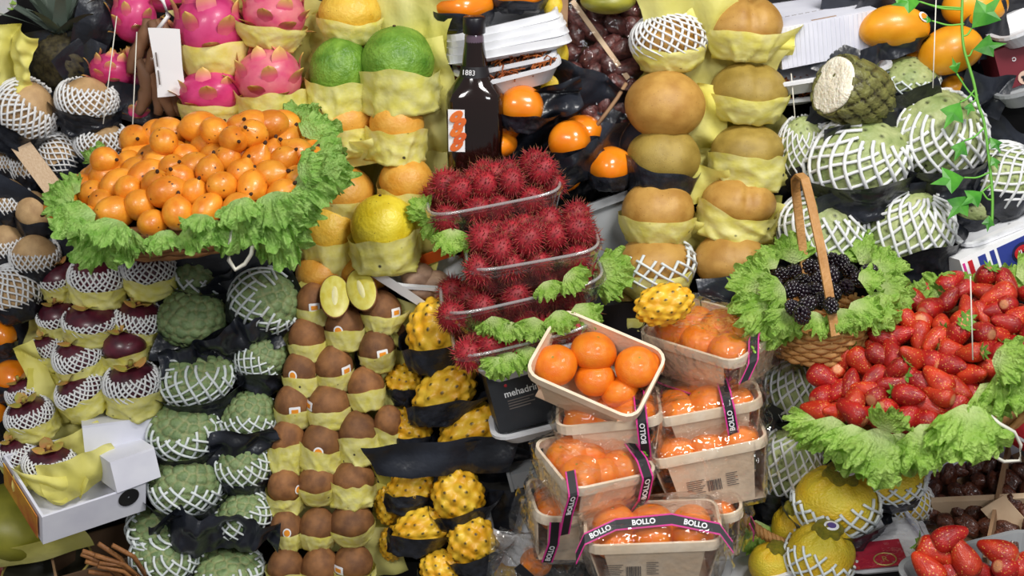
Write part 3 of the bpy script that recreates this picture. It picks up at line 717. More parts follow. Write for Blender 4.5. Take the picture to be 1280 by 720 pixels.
add('printed_panel', MB().box(-.0665, -.0655, -.052, .052, .004, .038).mesh('printed_panel', mat('fruit_print', '#b0412c', '#e2b23c', ns=22, rough=.5, rv=0)), Matrix(), c)
carton(152, 520, .012, (92, -10, 30), (6, -14, 60), .038, 'white carton block supporting the netted mangosteens', lid=True)
carton(152, 562, .045, (46, -16, 30), (-36, -14, 66), .036, 'small white carton wedged against the netted sugar apples', lid=True)

# ------------------------------------------------------------------ netted pears at the far side, oranges
PR = [
 (33, 138, 78, 76, -.01, 30, 'fine', (20, 0), 'bw', 'large netted brown pear beside the yellow bag'),
 (109, 124, 72, 56, -.015, 8, 'fine', (0, 0), 'bw', 'netted tan pear under the dark pink dragon fruits'),
 (128, 178, 64, 52, -.025, 0, 'fine', (0, 0), 'b', 'netted tan pear just above the granadillas'),
 (74, 196, 54, 58, -.03, -20, 'hood', (-30, 0), 'b', 'pear wholly in white net beside the beige strip'),
 (6, 200, 36, 56, -.03, 0, 'finelow', (0, 0), 'b', 'brown pear at the edge above the bare one'),
 (32, 206, 42, 60, -.035, 0, 'finelow', (0, 0), 'b', 'brown pear behind the beige strip'),
 (12, 250, 50, 56, -.02, 0, 'finelow', (0, 0), 'b', 'tan pear netted at the foot, at the picture edge'),
 (43, 266, 46, 58, -.01, 0, None, (0, 0), 'b', 'bare brown pear under the beige strip'),
 (8, 304, 52, 50, -.02, 0, 'finelow', (0, 0), 'b', 'pear netted to the middle at the edge, fourth tier'),
 (44, 320, 58, 56, -.005, 0, 'finelow', (0, 0), 'b', 'brown pear netted below beside the mangosteen paper'),
 (17, 364, 66, 64, -.005, -10, 'hood', (-20, 0), 'b', 'pear in a full white net above the oranges'),
]
for x, y, w, h, dz, a, n, nt, c, lb in PR:
    fruit('pear', x, y, w, h, dz, lb, 'pear', a=a, t=24, net=n, nt=nt, col=c, cs=0, group='netted pears')
for x, y, w, h, lb in ((2, 422, 36, 42, 'orange cut by the picture edge below the pears'), (14, 473, 52, 46, 'glossy orange beside the netted mangosteens'), (-4, 522, 30, 40, 'orange at the edge beside the carton')):
    fruit('persimmon', x, y, w, h, -.015, lb, 'orange', name='orange', col='b', cs=1)
sheet(40, 420, 150, 420, -.06, 0, 'black_sheet', 'black paper lining behind the netted pears', 71, amp=.012)
sheet(60, 140, 170, 160, -.065, 0, 'black_sheet', 'black paper behind the uppermost pears', 72, amp=.012)
for i, (x, y, w, h, a, lb) in enumerate(((118, 30, 50, 60, 20, 'bluish black bag beside the upper dragon fruit'), (100, 82, 50, 44, -40, 'flat dark paper over the tan netted pear'), (170, 128, 80, 50, 20, 'dark paper under the lower dragon fruit'))):
    sheet(x, y, w, h, -.03, a, 'black_sheet', lb, 80 + i * 4, amp=.014, yaw=20)
s = add('wood_strip', MB().box(-.5, .5, -.03, .03, -.5, .5).mesh('wood_strip', G['card_tan']), TRS(46, 208, .012, a=-38, t=-5, sc=(S(24), .03, S(78))))
tag(s, 'flat beige strip leaning from the granadilla basket rim', 'strip')
# bottom corner: melon on yellow paper, rimmed bowl, cardboard
fruit('olive_melon', 22, 652, 128, 88, -.03, 'large olive green melon on yellow paper in the bottom corner', 'melon', a=10)
sheet(45, 688, 120, 30, .015, -14, 'yellow_sheet', 'yellow paper edge under the olive melon', 85, amp=.006, t=45)
b = tag(add('bowl', None, TRS(60, 712, -.012, a=-8, t=26)), 'dark bowl with a thin gold rim in the bottom corner', 'bowl')
add('bowl_body', MB().lathe([(.002, -.05), (.03, -.05), (.05, -.02), (.056, .006), (.053, .006), (.045, -.02), (.002, -.042)], 40).mesh('bowl_body', mat('bowl_dark', '#2b2a22', '#3a382c', rough=.4), True), Matrix(), b)
a_ = np.linspace(0, 2 * PI, 49); add('rim', MB().tube(np.stack([.0545 * np.cos(a_), .0545 * np.sin(a_), a_ * 0 + .006], -1), .0016, 6, cap=False).mesh('rim', mat('gold_rim', '#c9b468', rough=.35, metal=.4), True), Matrix(), b)
cb = tag(add('cardboard_box', None, TRS(126, 716, -.03, a=-6, t=22) @ RZ(20)), 'brown cardboard box below the open white carton', 'box')
add('side_panel', MB().box(-.05, .05, -.045, -.042, -.05, .035).mesh('side_panel', mat('card_dark', '#4d3826', '#5d4530', rough=.85)), Matrix(), cb)
add('end_panel', MB().box(-.053, -.05, -.045, .045, -.05, .035).mesh('end_panel', G['card_brown']), Matrix(), cb)
add('back_panel', MB().box(-.05, .05, .042, .045, -.05, .035).mesh('back_panel', MATS['card_dark']), Matrix(), cb)
fruit('persimmon', 8, 712, 44, 40, -.045, 'dark red fruit in the lowest corner beside the bowl', 'fruit', name='red_fruit').data = ball('red_fruit', mat('red_fruit', '#a5301c', '#7c2014', rough=.4), 20, 26, f_persimmon)

# ------------------------------------------------------------------ dragon fruits
DR = [
 (168, 22, 56, 66, -.035, 0, 'dragon_skin', None, 'magenta dragon fruit beside the label on the pod bag'),
 (140, 88, 56, 42, -.030, 10, 'dragon_skin', None, 'small magenta dragon fruit on dark paper above the tan pear'),
 (168, 86, 40, 44, -.045, -10, 'dragon_skin', None, 'magenta dragon fruit half behind the pod bag'),
 (172, 138, 44, 30, -.05, 0, 'dragon_skin', None, 'dragon fruit mostly hidden behind the granadillas'),
 (262, 36, 88, 88, -.004, -6, 'dragon_skin', 'y', 'large deep magenta dragon fruit on yellow paper'),
 (343, 18, 80, 62, .0, 10, 'dragon_pale', 'yf', 'pale pink dragon fruit on the widest yellow paper'),
 (264, 116, 80, 60, -.004, 0, 'dragon_skin', 'y', 'pink dragon fruit behind the granadilla pile, lower of two'),
 (336, 97, 84, 72, .004, -8, 'dragon_pale', 'yw', 'pinkish orange dragon fruit with many scales above the lettuce'),
 (205, -4, 60, 40, -.05, 0, 'dragon_skin', None, 'dragon fruit cut by the picture top behind the tag'),
]
DRAG = {m: ball('dragon_fruit', m, 24, 32, f_lumpy(3, .03, 3)) for m in ('dragon_skin', 'dragon_pale')}
for x, y, w, h, dz, a, m, c, lb in DR:
    K['dragon_fruit'] = [DRAG[m]]
    o = fruit('dragon_fruit', x, y, w, h, dz, lb, 'dragon fruit', a=a, t=15, spin=0, col=c, cm=T(0, 0, -.28), group='dragon fruits')
    rs = random.Random(int(x)); rr = rs.uniform(0, 360)
    for c_ in fib(24):
        if c_[2] < -.75: continue
        th = math.degrees(math.acos(c_[2])); ph = math.degrees(math.atan2(c_[1], c_[0])) + rr + rs.uniform(-8, 8)
        # blade starts at the skin and runs up along the meridian, curling off
        add('scale', SCALE, RZ(ph) @ RY(th) @ T(0, 0, .985) @ RZ(180) @ RY(-4) @ SCL(rs.uniform(.75, 1.05)), o)
sheet(288, 2, 70, 26, .0, 4, 'yellow_sheet', 'yellow paper at the picture top between the dragon fruits', 91, amp=.008, t=40)
sheet(320, 80, 190, 170, -.05, 0, 'yellow_sheet', 'yellow paper lining behind the dragon fruits', 92, amp=.012)
# tamarind pods in a bag with a white tag
bag = tag(add('pod_bag', None, TRS(203, 72, .0, a=4, sc=(1.12, 1, 1.1))), 'clear bag of brown tamarind pods with a white printed tag', 'bag')
for q in range(9):
    x0 = -.028 + .0125 * (q % 5); z0 = -.035 + .045 * (q // 5)
    u = np.linspace(0, 1, 9); add('pod', MB().tube(np.stack([x0 + .010 * np.sin(u * 3 + q), u * 0 + .004 * (q % 3), z0 + (u - .5) * .062], -1), .0085 * (np.sin(PI * (u * .9 + .05)) ** .35) * (1 + .12 * np.cos(u * 18)), 8).mesh('pod', G['tamarind_skin'], True), Matrix(), bag)
add('clear_film', sheet_mesh('clear_film', 5, 'film_soft', .062, .14, .004, fr=50), T(0, -.016, 0), bag)
tg = add('paper_tag', sheet_mesh('paper_tag', 6, 'white_print', .032, .060, .001, fr=12), T(.012, -.026, .0) @ RY(-6), bag)
for q in range(2):
    add('lettering', MB().box(-.010 + q * .0, -.0085 + q * .0, -.0012, -.0006, -.026 + q * .02, -.010 + q * .02).mesh('lettering', G['grey_print']), T(-.002, -.002, .002), tg)
add('hanger', MB().tube([(0, -.02, .034), (.012, -.02, .05), (.006, -.02, .068), (-.012, -.02, .078)], .0028, 6).mesh('hanger', G['white_print'], True), Matrix(), bag)
# pineapple in the dark, yellow bag, white box with herbs
pn = tag(add('pineapple', None, TRS(78, 75, -.055)), 'dark pineapple with grey green spiky crown at the back', 'pineapple')
add('body', ball('body', 'pine_body', 30, 40, f_scaled(9, 80, .12)), T(0, 0, -.005) @ SCL(.038, .03, .04), pn)
for q in range(22):
    aa = q * 137.5; el = 82 - q * 2.6
    u = np.linspace(0, 1, 8); ln = .085 + .02 * (q % 3); wv = .010 * (1 - u) ** .6 + .0003
    pc = np.stack([ln * u * math.cos(math.radians(el)) + .02 * u ** 2, u * 0, ln * u * math.sin(math.radians(el)) - .012 * u ** 3], -1)
    v = np.concatenate([pc + np.array([0, 1, 0]) * wv[:, None], pc - np.array([0, 1, 0]) * wv[:, None] + np.array([0, 0, .002])])
    add('crown_leaf', mesh('crown_leaf', v, [[i, i + 1, 9 + i, 8 + i] for i in range(7)], G['pine_leaf']), T(0, 0, .03) @ RZ(aa), pn)
sheet(16, 74, 60, 76, .01, 10, 'yellow_sheet', 'lime yellow plastic bag in the upper corner', 95, amp=.03, fr=60, name='plastic_bag', cat='bag')
wt = tag(add('foam_box', tray_mesh('foam_box', 'white_plastic', .075, .05, .03), TRS(-6, 16, .0, a=-26, t=30)), 'white foam box corner with green herbs in the top corner', 'box')
lettuce(-2, 2, 22, .01, 60, 20, 'sprig of green leaves in the white foam box', None, var=1)

# ------------------------------------------------------------------ granadilla basket
GB = Matrix.Translation(W(243, 232, .105)) @ FR(-9, 27)
gsc = S(1, .105)
bk = tag(add('granadilla_basket', None, GB), 'shallow round wicker basket under the orange granadillas', 'basket')
for q in range(7):
    z = -.052 + q * .0075; rx, ry = (128 + q * 5) * gsc, (82 + q * 4) * gsc
    u = np.linspace(0, 2 * PI, 97); wob = .0016 * np.cos(u * 24 + q * PI)
    add('weaver', MB().tube(np.stack([(rx + wob) * np.cos(u), (ry + wob) * np.sin(u), u * 0 + z], -1), .0042, 6, cap=False).mesh('weaver', G['wicker_dark'], True), Matrix(), bk)
add('bottom', MB().lathe([(.001, -.053), (1, -.053), (1, -.049), (.001, -.049)], 40).mesh('bottom', G['wicker_dark']), SCL(128 * gsc, 82 * gsc, 1), bk)
rs = random.Random(5)
# the pile: rings of a low dome, an under layer and the loose ones on top
GP = []
def dome(x, y): return .040 * max(0, 1 - (x / .165) ** 2 - (y / .118) ** 2) ** .7
d_ = .0315
for row in range(-5, 6):
    for c_ in range(-7, 8):
        x = (c_ + .5 * (row % 2)) * d_ + rs.uniform(-.003, .003); y = row * d_ * .80 + rs.uniform(-.003, .003)
        if (x / .158) ** 2 + (y / .108) ** 2 < 1: GP.append((x, y, dome(x, y) + rs.uniform(-.003, .007) - .008))
for _ in range(14):
    x, y = rs.uniform(-.10, .12), rs.uniform(-.02, .085); GP.append((x, y, dome(x, y) + .016 + rs.uniform(0, .004)))
for x, y, z in GP:
    r = rs.uniform(.0158, .0192)
    M = GB @ T(x, y, z) @ RZ(rs.uniform(0, 360)) @ RX(rs.uniform(30, 115)) @ SCL(r, r, r * rs.uniform(1.05, 1.34))
    o = tag(add('granadilla', K['granadilla'][0], M), 'orange granadilla with brown specks heaped in the lettuce lined basket', 'granadilla', 'granadillas in the basket')
    add('stem_tip', STEM_TIP, T(0, 0, 1.2) @ SCL(.13, .13, .16), o)
u_ = 0
for (x, y, sz, dz, dr, tp, k) in (
    (120, 268, 62, .205, 250, 28, 'd'), (92, 258, 52, .17, 275, 10, 'd'), (100, 240, 40, .15, 300, -10, 'd'), (128, 290, 58, .21, 215, 30, 'd'), (165, 286, 58, .225, 190, 30, 'd'), (150, 276, 52, .235, 225, 40, 'd'),
    (205, 288, 46, .23, 185, 30, 'd'), (235, 282, 44, .23, 160, 30, 'd'), (262, 276, 50, .235, 150, 40, 'd'), (255, 268, 42, .24, 185, 45, 'd'), (300, 264, 60, .225, 172, 28, 'd'), (330, 262, 62, .215, 160, 26, 'd'), (352, 248, 60, .20, 140, 22, 'd'),
    (340, 240, 56, .22, 165, 42, 'd'), (300, 248, 48, .235, 160, 48, 'd'), (368, 226, 58, .18, 120, 18, 'd'), (380, 205, 60, .15, 100, 8, 'd'), (385, 190, 58, .12, 75, 4, 'd'), (378, 170, 54, .09, 55, 0, 'd'), (360, 158, 50, .06, 30, 0, 'd'),
    (372, 215, 52, .19, 85, 34, 'd'), (330, 150, 40, .03, 15, -10, 'd'), (122, 205, 34, .06, 330, 0, 'd'), (345, 285, 48, .20, 165, 15, 'd'), (360, 270, 42, .19, 150, 15, 'd')):
    lettuce(x, y, sz * .78, dz, dr, tp, 'frilly green lettuce leaf draped over the granadilla basket rim', 'lettuce round the granadillas', k, var=u_ % 4, roll=random.uniform(-15, 15)); u_ += 1
st = tag(add('string_loop', MB().tube([tuple(W(x, y, d)) for x, y, d in ((281, 280, .21), (290, 285, .235), (287, 305, .235), (286, 325, .225), (294, 337, .22), (306, 330, .22), (314, 318, .225), (317, 300, .23), (319, 288, .225))], .0024, 6).mesh('string_loop', G['string'], True)), 'white string loop hanging from the granadilla basket', 'string')

# ------------------------------------------------------------------ yellow and green melons
ML = [
 ('yellow', 437, 16, 78, 66, .0, 0, 'y', 'golden melon at the top of the melon stack'),
 ('green', 425, 88, 76, 82, .004, 6, 'yw', 'smaller green melon beside the dragon fruits'),
 ('green', 497, 77, 94, 88, .012, -4, 'yw', 'largest green melon with a stem scar on top'),
 ('orange', 496, 155, 70, 66, .006, 4, 'yw', 'orange yellow melon under the largest green melon'),
 ('orange', 428, 148, 78, 60, -.014, 0, 'yw', 'golden melon mostly hidden behind lettuce'),
 ('orange', 508, 225, 68, 60, -.004, 0, 'yw', 'golden melon beside the top rambutan tray'),
 ('orange', 430, 240, 76, 66, -.022, 0, 'y', 'shaded golden melon behind the lettuce'),
 ('yellow', 414, 288, 72, 76, -.022, 0, 'yw', 'shaded olive yellow melon behind the bright one'),
 ('lemon', 479, 282, 82, 78, .022, -4, 'yw', 'bright yellow melon with dark specks in front'),
 ('orange', 400, 342, 60, 50, -.022, 0, None, 'golden melon behind the first kiwi column'),
 ('orange', 458, 340, 64, 46, -.016, 0, None, 'golden melon tucked behind the kiwi tower top'),
]
for m, x, y, w, h, dz, a, c, lb in ML:
    o = fruit('melon_' + m, x, y, w, h, dz, lb, 'melon', a=a, t=22, col=c, group='melons in yellow paper')
    if y < 300 and m != 'orange': add('stem_tip', STEM_TIP, T(0, 0, 1.02) @ SCL(.05, .05, .03), o)
for i, (x, y, w, h, dz, a, lb) in enumerate(((470, 170, 190, 370, -.062, 2, 'yellow paper lining behind the melons'), (525, 60, 70, 110, -.02, 24, 'crumpled yellow paper by the white foam trays'), (540, 130, 60, 130, -.012, -8, 'crumpled yellow paper beside the dark bottle'),
                                             (450, 192, 120, 40, .012, -14, 'pale yellow paper fold below the orange melon'), (405, 50, 60, 60, -.03, 40, 'yellow paper between dragon fruits and melons'), (520, 310, 70, 60, .0, 20, 'crumpled yellow paper beside the bright melon'))):
    sheet(x, y, w, h, dz, a, 'yellow_sheet', lb, 100 + i * 5, amp=.014, fr=34, yaw=random.uniform(-20, 20))

# ------------------------------------------------------------------ bottle
def rrect_ring(hw, hd, z, n=10, e=2.6):
    u = np.arange(4 * n) * 2 * PI / (4 * n); c, s = np.cos(u), np.sin(u)
    return np.stack([hw * np.sign(c) * np.abs(c) ** (2 / e), hd * np.sign(s) * np.abs(s) ** (2 / e), u * 0 + z], -1)
bt = tag(add('bottle', None, TRS(594, 182, .0, a=0, t=20)), 'dark syrup bottle with a black screw cap and an orange fruit label', 'bottle')
prof = [(.0115, .0115, .132), (.0125, .0125, .122), (.014, .014, .112), (.0155, .0155, .098), (.018, .018, .088), (.026, .024, .078), (.033, .028, .068), (.035, .030, .060), (.0345, .030, .0), (.034, .029, -.05), (.030, .026, -.055), (.001, .001, -.055)]
v = np.concatenate([rrect_ring(*p, e=2.0 + (1.4 if p[2] < .07 else 0)) for p in prof])
add('glass_body', mesh('glass_body', v, grid_faces(len(prof), 40, True), G['glass_syrup']), Matrix(), bt)
add('clear_neck', MB().lathe([(.012, .122), (.0118, .134), (.0105, .138)], 24).mesh('clear_neck', mat('neck_plastic', '#5b4a58', rough=.12, coat=.5, rv=0), True), Matrix(), bt)
cp = MB().lathe([(.001, .158), (.0125, .158), (.0135, .156), (.0135, .139), (.0125, .138), (.001, .138)], 36); add('cap', cp.mesh('cap', G['cap_black'], True), Matrix(), bt)
nk = add('neck_band', MB().lathe([(.0160, .100), (.0188, .0865)], 28).mesh('neck_band', G['black_print'], True), Matrix(), bt)
add('lettering', text_mesh('1883', .009, 'white_print'), RZ(-22) @ T(0, -.0182, .0935) @ RX(78), nk)
lbp = add('paper_label', mesh('paper_label', [(-.0315 + .02 * i, -.0285 - .0022 * math.sin(i * PI / 2), z) for i in (0, .5, 1) for z in (.0, .052)], [[0, 2, 3, 1], [2, 4, 5, 3]], G['white_print']), T(0, -.0005, 0), bt)
for q in range(5):
    add('printed_fruit', MB().lathe([(.001, 0), (.0048, 0), (.005, -.0002)], 14).mesh('printed_fruit', mat('label_orange', '#d2572b', '#e8792f', rough=.5, rv=0) if q == 0 else MATS['label_orange']), T(-.0215 + .004 * (q % 2), -.0312 - .0002 * q, .008 + q * .009) @ RX(90) @ RZ(40) @ SCL(1.9, 1.1, 1), lbp)

# ------------------------------------------------------------------ foam trays, threads, persimmons at the top
FT = [(634, 60, 150, 0), (632, 50, 148, 1), (630, 41, 146, 2), (626, 32, 142, 3)]
for x, y, w, q in FT:
    o = add('foam_tray', tray_mesh('foam_tray', 'white_plastic', S(w), .075, .010, th=.0055, lip=.003), TRS(x, y, -.02 - .004 * q, a=-10 - q, t=22))
    tag(o, 'empty white foam tray, ' + ('lowest', 'second from the bottom', 'third from the bottom', 'topmost')[q] + ' of the slanting stack above the bottle', 'tray', 'empty foam trays')
def thread_tray(px, py, dz, a, w, d, h, label, seed, n=130, t=26):
    o = tag(add('foam_tray', tray_mesh('foam_tray', 'white_plastic', w, d, h), TRS(px, py, dz, a=a, t=t)), label[0], 'tray')
    r = np.random.RandomState(seed); mb = MB()
    for _ in range(n):
        c = np.array([r.uniform(-.42, .42) * w, r.uniform(-.4, .4) * d, h * .75 + r.uniform(0, .008)]); dd = r.normal(size=3) * [1, 1, .35]; dd /= np.linalg.norm(dd); e = r.normal(size=3) * .004
        mb.tube([c - dd * .012, c + e, c + dd * .012], .0010, 4)
    s = add('dried_threads', mb.mesh('dried_threads', G['threads'], True), TRS(px, py, dz, a=a, t=t)); s['kind'] = 'stuff'
    tag(s, label[1], 'dried chilli')
thread_tray(632, 82, -.02, -12, S(120), .07, .012, ('white foam tray of dried reddish threads under the empty trays', 'dried red orange threads in the tray under the empty foam trays'), 4)
thread_tray(650, 105, .002, -14, S(100), .05, .022, ('white foam tray slanting beside the bottle neck', 'dried brown threads in the tray beside the bottle'), 5, 80)
thread_tray(556, 108, -.035, -14, S(70), .05, .012, ('white foam tray half behind the bottle', 'dried threads behind the bottle'), 6, 60)
PS = [
 (577, 6, 78, 50, -.01, 0, 'b', 'large persimmon at the picture top above the foam trays'),
 (648, -8, 70, 40, -.02, 0, 'b', 'persimmon cut by the picture top beside the date box'),
 (652, 133, 58, 54, .012, 12, 'bf', 'glossy persimmon wrapped in black paper behind the rambutans'),
 (630, 158, 40, 40, -.01, 0, None, 'persimmon peeking between the bottle and the wrapped persimmon'),
 (622, 180, 48, 36, -.006, 0, None, 'persimmon just behind the rambutan pile'),
 (712, 176, 54, 52, .0, 0, 'bf', 'persimmon beside the tray of rambutans, dark paper below'),
 (728, 164, 52, 40, -.02, 0, 'b', 'persimmon behind the one near the rambutans'),
 (763, 208, 58, 50, -.004, 0, 'b', 'persimmon with a bright glint above the grey crate'),
 (704, 222, 44, 36, -.012, 0, None, 'persimmon low between the rambutan trays and grey crate'),
]
for i, (x, y, w, h, dz, a, c, lb) in enumerate(PS):
    fruit('persimmon', x, y, w, h, dz, lb, 'persimmon', a=a, t=20, col=c, cs=0, group='persimmons')
for x, y, w, lb in ((692, 68, 38, 'yellow lemon beside the date box, middle of three'), (690, 108, 42, 'yellow lemon beside the date box, lowest of three'), (692, 8, 26, 'yellow lemon beside the date box, uppermost of three')):
    fruit('lemon', x, y, w, w * 1.15, -.03, lb, 'lemon')
for i, (x, y, w, h, dz, a, lb) in enumerate(((690, 128, 70, 46, .02, -24, 'crumpled black paper knot on the wrapped persimmon'), (775, 172, 50, 34, .01, 10, 'crumpled bluish black paper below the date box'), (728, 205, 60, 40, .012, -30, 'black paper between the two right persimmons'), (690, 190, 200, 200, -.055, 0, 'black paper lining behind the persimmons'))):
    sheet(x, y, w, h, dz, a, 'black_sheet', lb, 130 + i * 5, amp=.016, fr=50, t=30)
# grey crate wall
cr = tag(add('plastic_crate', None, TRS(768, 300, -.03, a=-20, t=10)), 'grey plastic crate corner between rambutans and mamey stack', 'crate')
add('side_panel', MB().box(-.05, .07, -.004, .0, -.07, .055).box(-.05, .07, -.012, .0, .045, .055).mesh('side_panel', G['grey_plastic']), Matrix(), cr)
add('end_panel', MB().box(-.054, -.05, -.004, .05, -.07, .055).mesh('end_panel', G['grey_plastic']), Matrix(), cr)
bx = add('black_box', MB().box(-.05, .05, -.02, .02, -.03, .02).mesh('black_box', G['black_print']), TRS(775, 392, .0, a=-6)); tag(bx, 'flat black box behind the open mandarin punnet', 'box')

# ------------------------------------------------------------------ date box at the back
db = tag(add('date_box', None, TRS(762, 82, -.05, a=2, t=4)), 'upright cardboard date box with clear film over dark dates', 'box')
add('back_panel', MB().box(-.066, .066, .022, .025, -.09, .09).mesh('back_panel', G['card_brown']), Matrix(), db)
for nm, b in (('side_panel', (-.066, -.056, -.022, .022, -.09, .09)), ('side_panel', (.056, .066, -.022, .022, -.09, .09)), ('top_panel', (-.066, .066, -.022, .022, .087, .09)), ('bottom_panel', (-.066, .066, -.022, .022, -.09, -.087))):
    add(nm, MB().box(*b).mesh(nm, G['card_brown']), Matrix(), db)
add('divider', MB().box(-.003, .003, -.012, .002, -.06, .06).mesh('divider', G['card_tan']), T(-.014, -.008, .03) @ RY(-38), db)
add('red_edge', MB().box(-.05, .066, -.026, -.0225, .084, .091).mesh('red_edge', G['red_print']), Matrix(), db)
add('clear_film', sheet_mesh('clear_film', 8, 'film_soft', .124, .17, .0025, fr=30), T(0, -.024, 0), db)
for i, (x, y) in enumerate(pile([(708, 8), (800, 8), (790, 90), (782, 165), (745, 165), (708, 110)], 20, 12)):
    r = random.Random(i); M = TRS(x, y, -.042, a=r.uniform(-80, 80), t=r.uniform(-20, 20), spin=r.uniform(0, 360), sc=(S(13), S(13), S(r.uniform(17, 21))))
    tag(add('date', K['date'][i % 3], M), 'dark wrinkled date under the film of the upright box', 'date', 'dates in the upright box')
tw = tag(add('date_twig', MB().tube([tuple(W(x, y, d)) for x, y, d in ((745, 158, -.005), (762, 136, -.007), (772, 122, -.010), (783, 104, -.012))], .0026, 6).mesh('date_twig', G['card_brown'], True)), 'thin brown date twig across the upright date box', 'twig')
fruit('olive_melon', 760, 0, 70, 34, .0, 'olive green fruit on top of the upright date box', 'fruit', name='green_fruit')

# ------------------------------------------------------------------ rambutans in clear trays
def rambutan(M, label, group, r):
    o = tag(add('rambutan', RAMB_CORE, M), label, 'rambutan', group)
    add('spines', RAMB_HAIR[r.randrange(3)], RZ(r.uniform(0, 360)), o)
RT = [  # x, y, dz, a, t, w, d, h, label, leaf words, rows(list of z,y,count)
 (616, 238, .045, -11, 24, 160, .095, .036, 'top'),
 (664, 305, .085, -10, 26, 158, .095, .036, 'second'),
 (650, 350, .070, -13, 24, 196, .11, .030, 'third'),
 (652, 405, .085, -14, 24, 170, .10, .026, 'lowest'),
]
for ti, (x, y, dz, a, t, w, d, h, nm) in enumerate(RT):
    M = Matrix.Translation(W(x, y, dz)) @ FR(a, t)
    wm = S(w, dz)
    tr = tag(add('clear_tray', tray_mesh('clear_tray', 'clear_tray', wm, d, h), M @ T(0, 0, -h)), nm + ' clear plastic tray in the stack of rambutans', 'tray', 'clear rambutan trays')
    ring_ = np.array([(*p[:2], 0) for p in rrect_ring(wm / 2 + .003, d / 2 + .003, 0, 12, 4.5)]); ring_ = np.vstack([ring_, ring_[:1]])
    add('rim', MB().tube(ring_, .0019, 6, cap=False).mesh('rim', G['clear_rim'], True), T(0, 0, h), tr)
    r = random.Random(40 + ti); n = 4 if w < 165 else 5
    for ry in range(3):
        for cx in range(n):
            for lv in range(2):
                if lv == 1 and (ti > 1 or (cx == n - 1 and ry % 2)): continue
                xx = (cx - (n - 1) / 2 + .5 * ((ry + lv) % 2) - .25) * wm / (n + .15); yy = (ry - 1) * d * .30; zz_ = -h * .5 + .006 + lv * .025
                if lv: yy *= .75; xx *= .9
                rad = S(r.uniform(14.5, 18), dz) * (1.2 if ti == 3 else 1)
                rambutan(M @ T(xx + r.uniform(-.006, .006), yy + r.uniform(-.005, .005), zz_ + r.uniform(-.003, .006)) @ RZ(r.uniform(0, 360)) @ RX(r.uniform(-60, 60)) @ SCL(rad, rad, rad * 1.12),
                         'hairy red rambutan heaped in the ' + nm + ' clear tray', 'rambutans in the ' + nm + ' tray', r)
for i, (x, y, sz, dz, dr, tp) in enumerate(((548, 272, 26, .06, 250, 20), (565, 285, 26, .08, 180, 30), (535, 268, 22, .05, 290, 10), (740, 340, 40, .07, 110, 10), (745, 352, 36, .06, 80, 10), (680, 352, 26, .13, 150, 30), (705, 345, 26, .13, 120, 30),
                                            (595, 385, 34, .10, 200, 20), (615, 395, 34, .13, 190, 30), (640, 402, 32, .135, 185, 30), (668, 396, 32, .135, 170, 30), (695, 388, 34, .13, 160, 25), (720, 380, 34, .12, 130, 20),
                                            (640, 440, 34, .13, 200, 30), (660, 432, 34, .13, 180, 30), (625, 446, 26, .13, 210, 25), (690, 412, 26, .11, 170, 20))):
    lettuce(x, y, sz, dz, dr, tp, 'small frilly lettuce piece between the rambutan trays', 'lettuce between the rambutans', 'l', var=i % 4, roll=random.uniform(-20, 20))
o = tag(add('foam_tray', tray_mesh('foam_tray', 'white_plastic', S(150, .07), .10, .026, lip=.004), TRS(664, 422, .07, a=-16, t=24) @ T(0, 0, -.022)), 'white foam tray under the lowest rambutans', 'tray')
# black brand box on a white tray
mb_ = tag(add('black_box', None, TRS(655, 497, .085, a=-14, t=10) @ RZ(8)), 'black box printed mehadrin beside the open punnet', 'box')
add('box_body', MB().box(-.038, .05, -.002, .04, -.034, .036).mesh('box_body', mat('box_black', '#1d1f24', '#23262b', rough=.45, rv=0)), Matrix(), mb_)
add('lettering', text_mesh('mehadrin', .0112, 'white_print', bold=.0002), T(-.001, -.0026, .010) @ RX(90), mb_)
for q in range(4):
    add('small_print', MB().box(-.020, .012 - .006 * (q % 2), -.0026, -.0022, .001 - q * .0032, .0022 - q * .0032).mesh('small_print', G['grey_print']), Matrix(), mb_)
add('red_mark', ball('red_mark', 'red_print', 6, 8), T(-.018, -.0024, .0205) @ SCL(.002, .0003, .002), mb_)
tag(add('foam_tray', tray_mesh('foam_tray', 'white_plastic', S(120, .05), .07, .018), TRS(680, 530, .055, a=-14, t=24)), 'white foam tray under the black box', 'tray')
tag(add('bracket', MB().box(-.02, .02, -.015, .015, -.01, .01).box(-.02, -.016, -.016, .015, -.012, .012).mesh('bracket', G['grey_plastic']), TRS(655, 592, .03, a=-14)), 'pale grey plastic bracket beside the folded black paper', 'bracket')
tag(add('foam_tray', tray_mesh('foam_tray', 'white_plastic', S(80, .0), .08, .05, lip=.005), TRS(650, 690, -.005, a=4, t=20)), 'white tub half hidden beside the lowest pitayas', 'tub')
# foam bowl of brown mushrooms with a white strip
fb = tag(add('foam_tray', tray_mesh('foam_tray', 'white_plastic', S(92), .07, .026, rc=.024), TRS(530, 358, -.018, a=4, t=34)), 'white foam tray of brown mushrooms behind the top pitaya', 'tray')
mush = mat('mushroom', '#8f6f5a', '#b09078', ns=2, rough=.6, rv=.2)
for x, y, w, h in ((522, 345, 44, 30), (545, 352, 36, 26), (530, 362, 40, 26), (552, 366, 30, 24)):
    o = fruit('pear', x, y, w, h, .006, 'brown mushroom cap in the foam tray behind the top pitaya', 'mushroom', name='mushroom', group='mushrooms in the foam tray'); o.data = MATS.setdefault('_mush', None) or ball('mushroom', mush, 14, 20, f_lumpy(3, .06, 3)); 
MATS['_mush'] = None
tag(add('white_strip', sheet_mesh('white_strip', 17, 'white_print', S(70), S(16), .001, fr=8), TRS(497, 360, .028, a=33, t=40)), 'white paper strip lying across the tower top', 'strip')
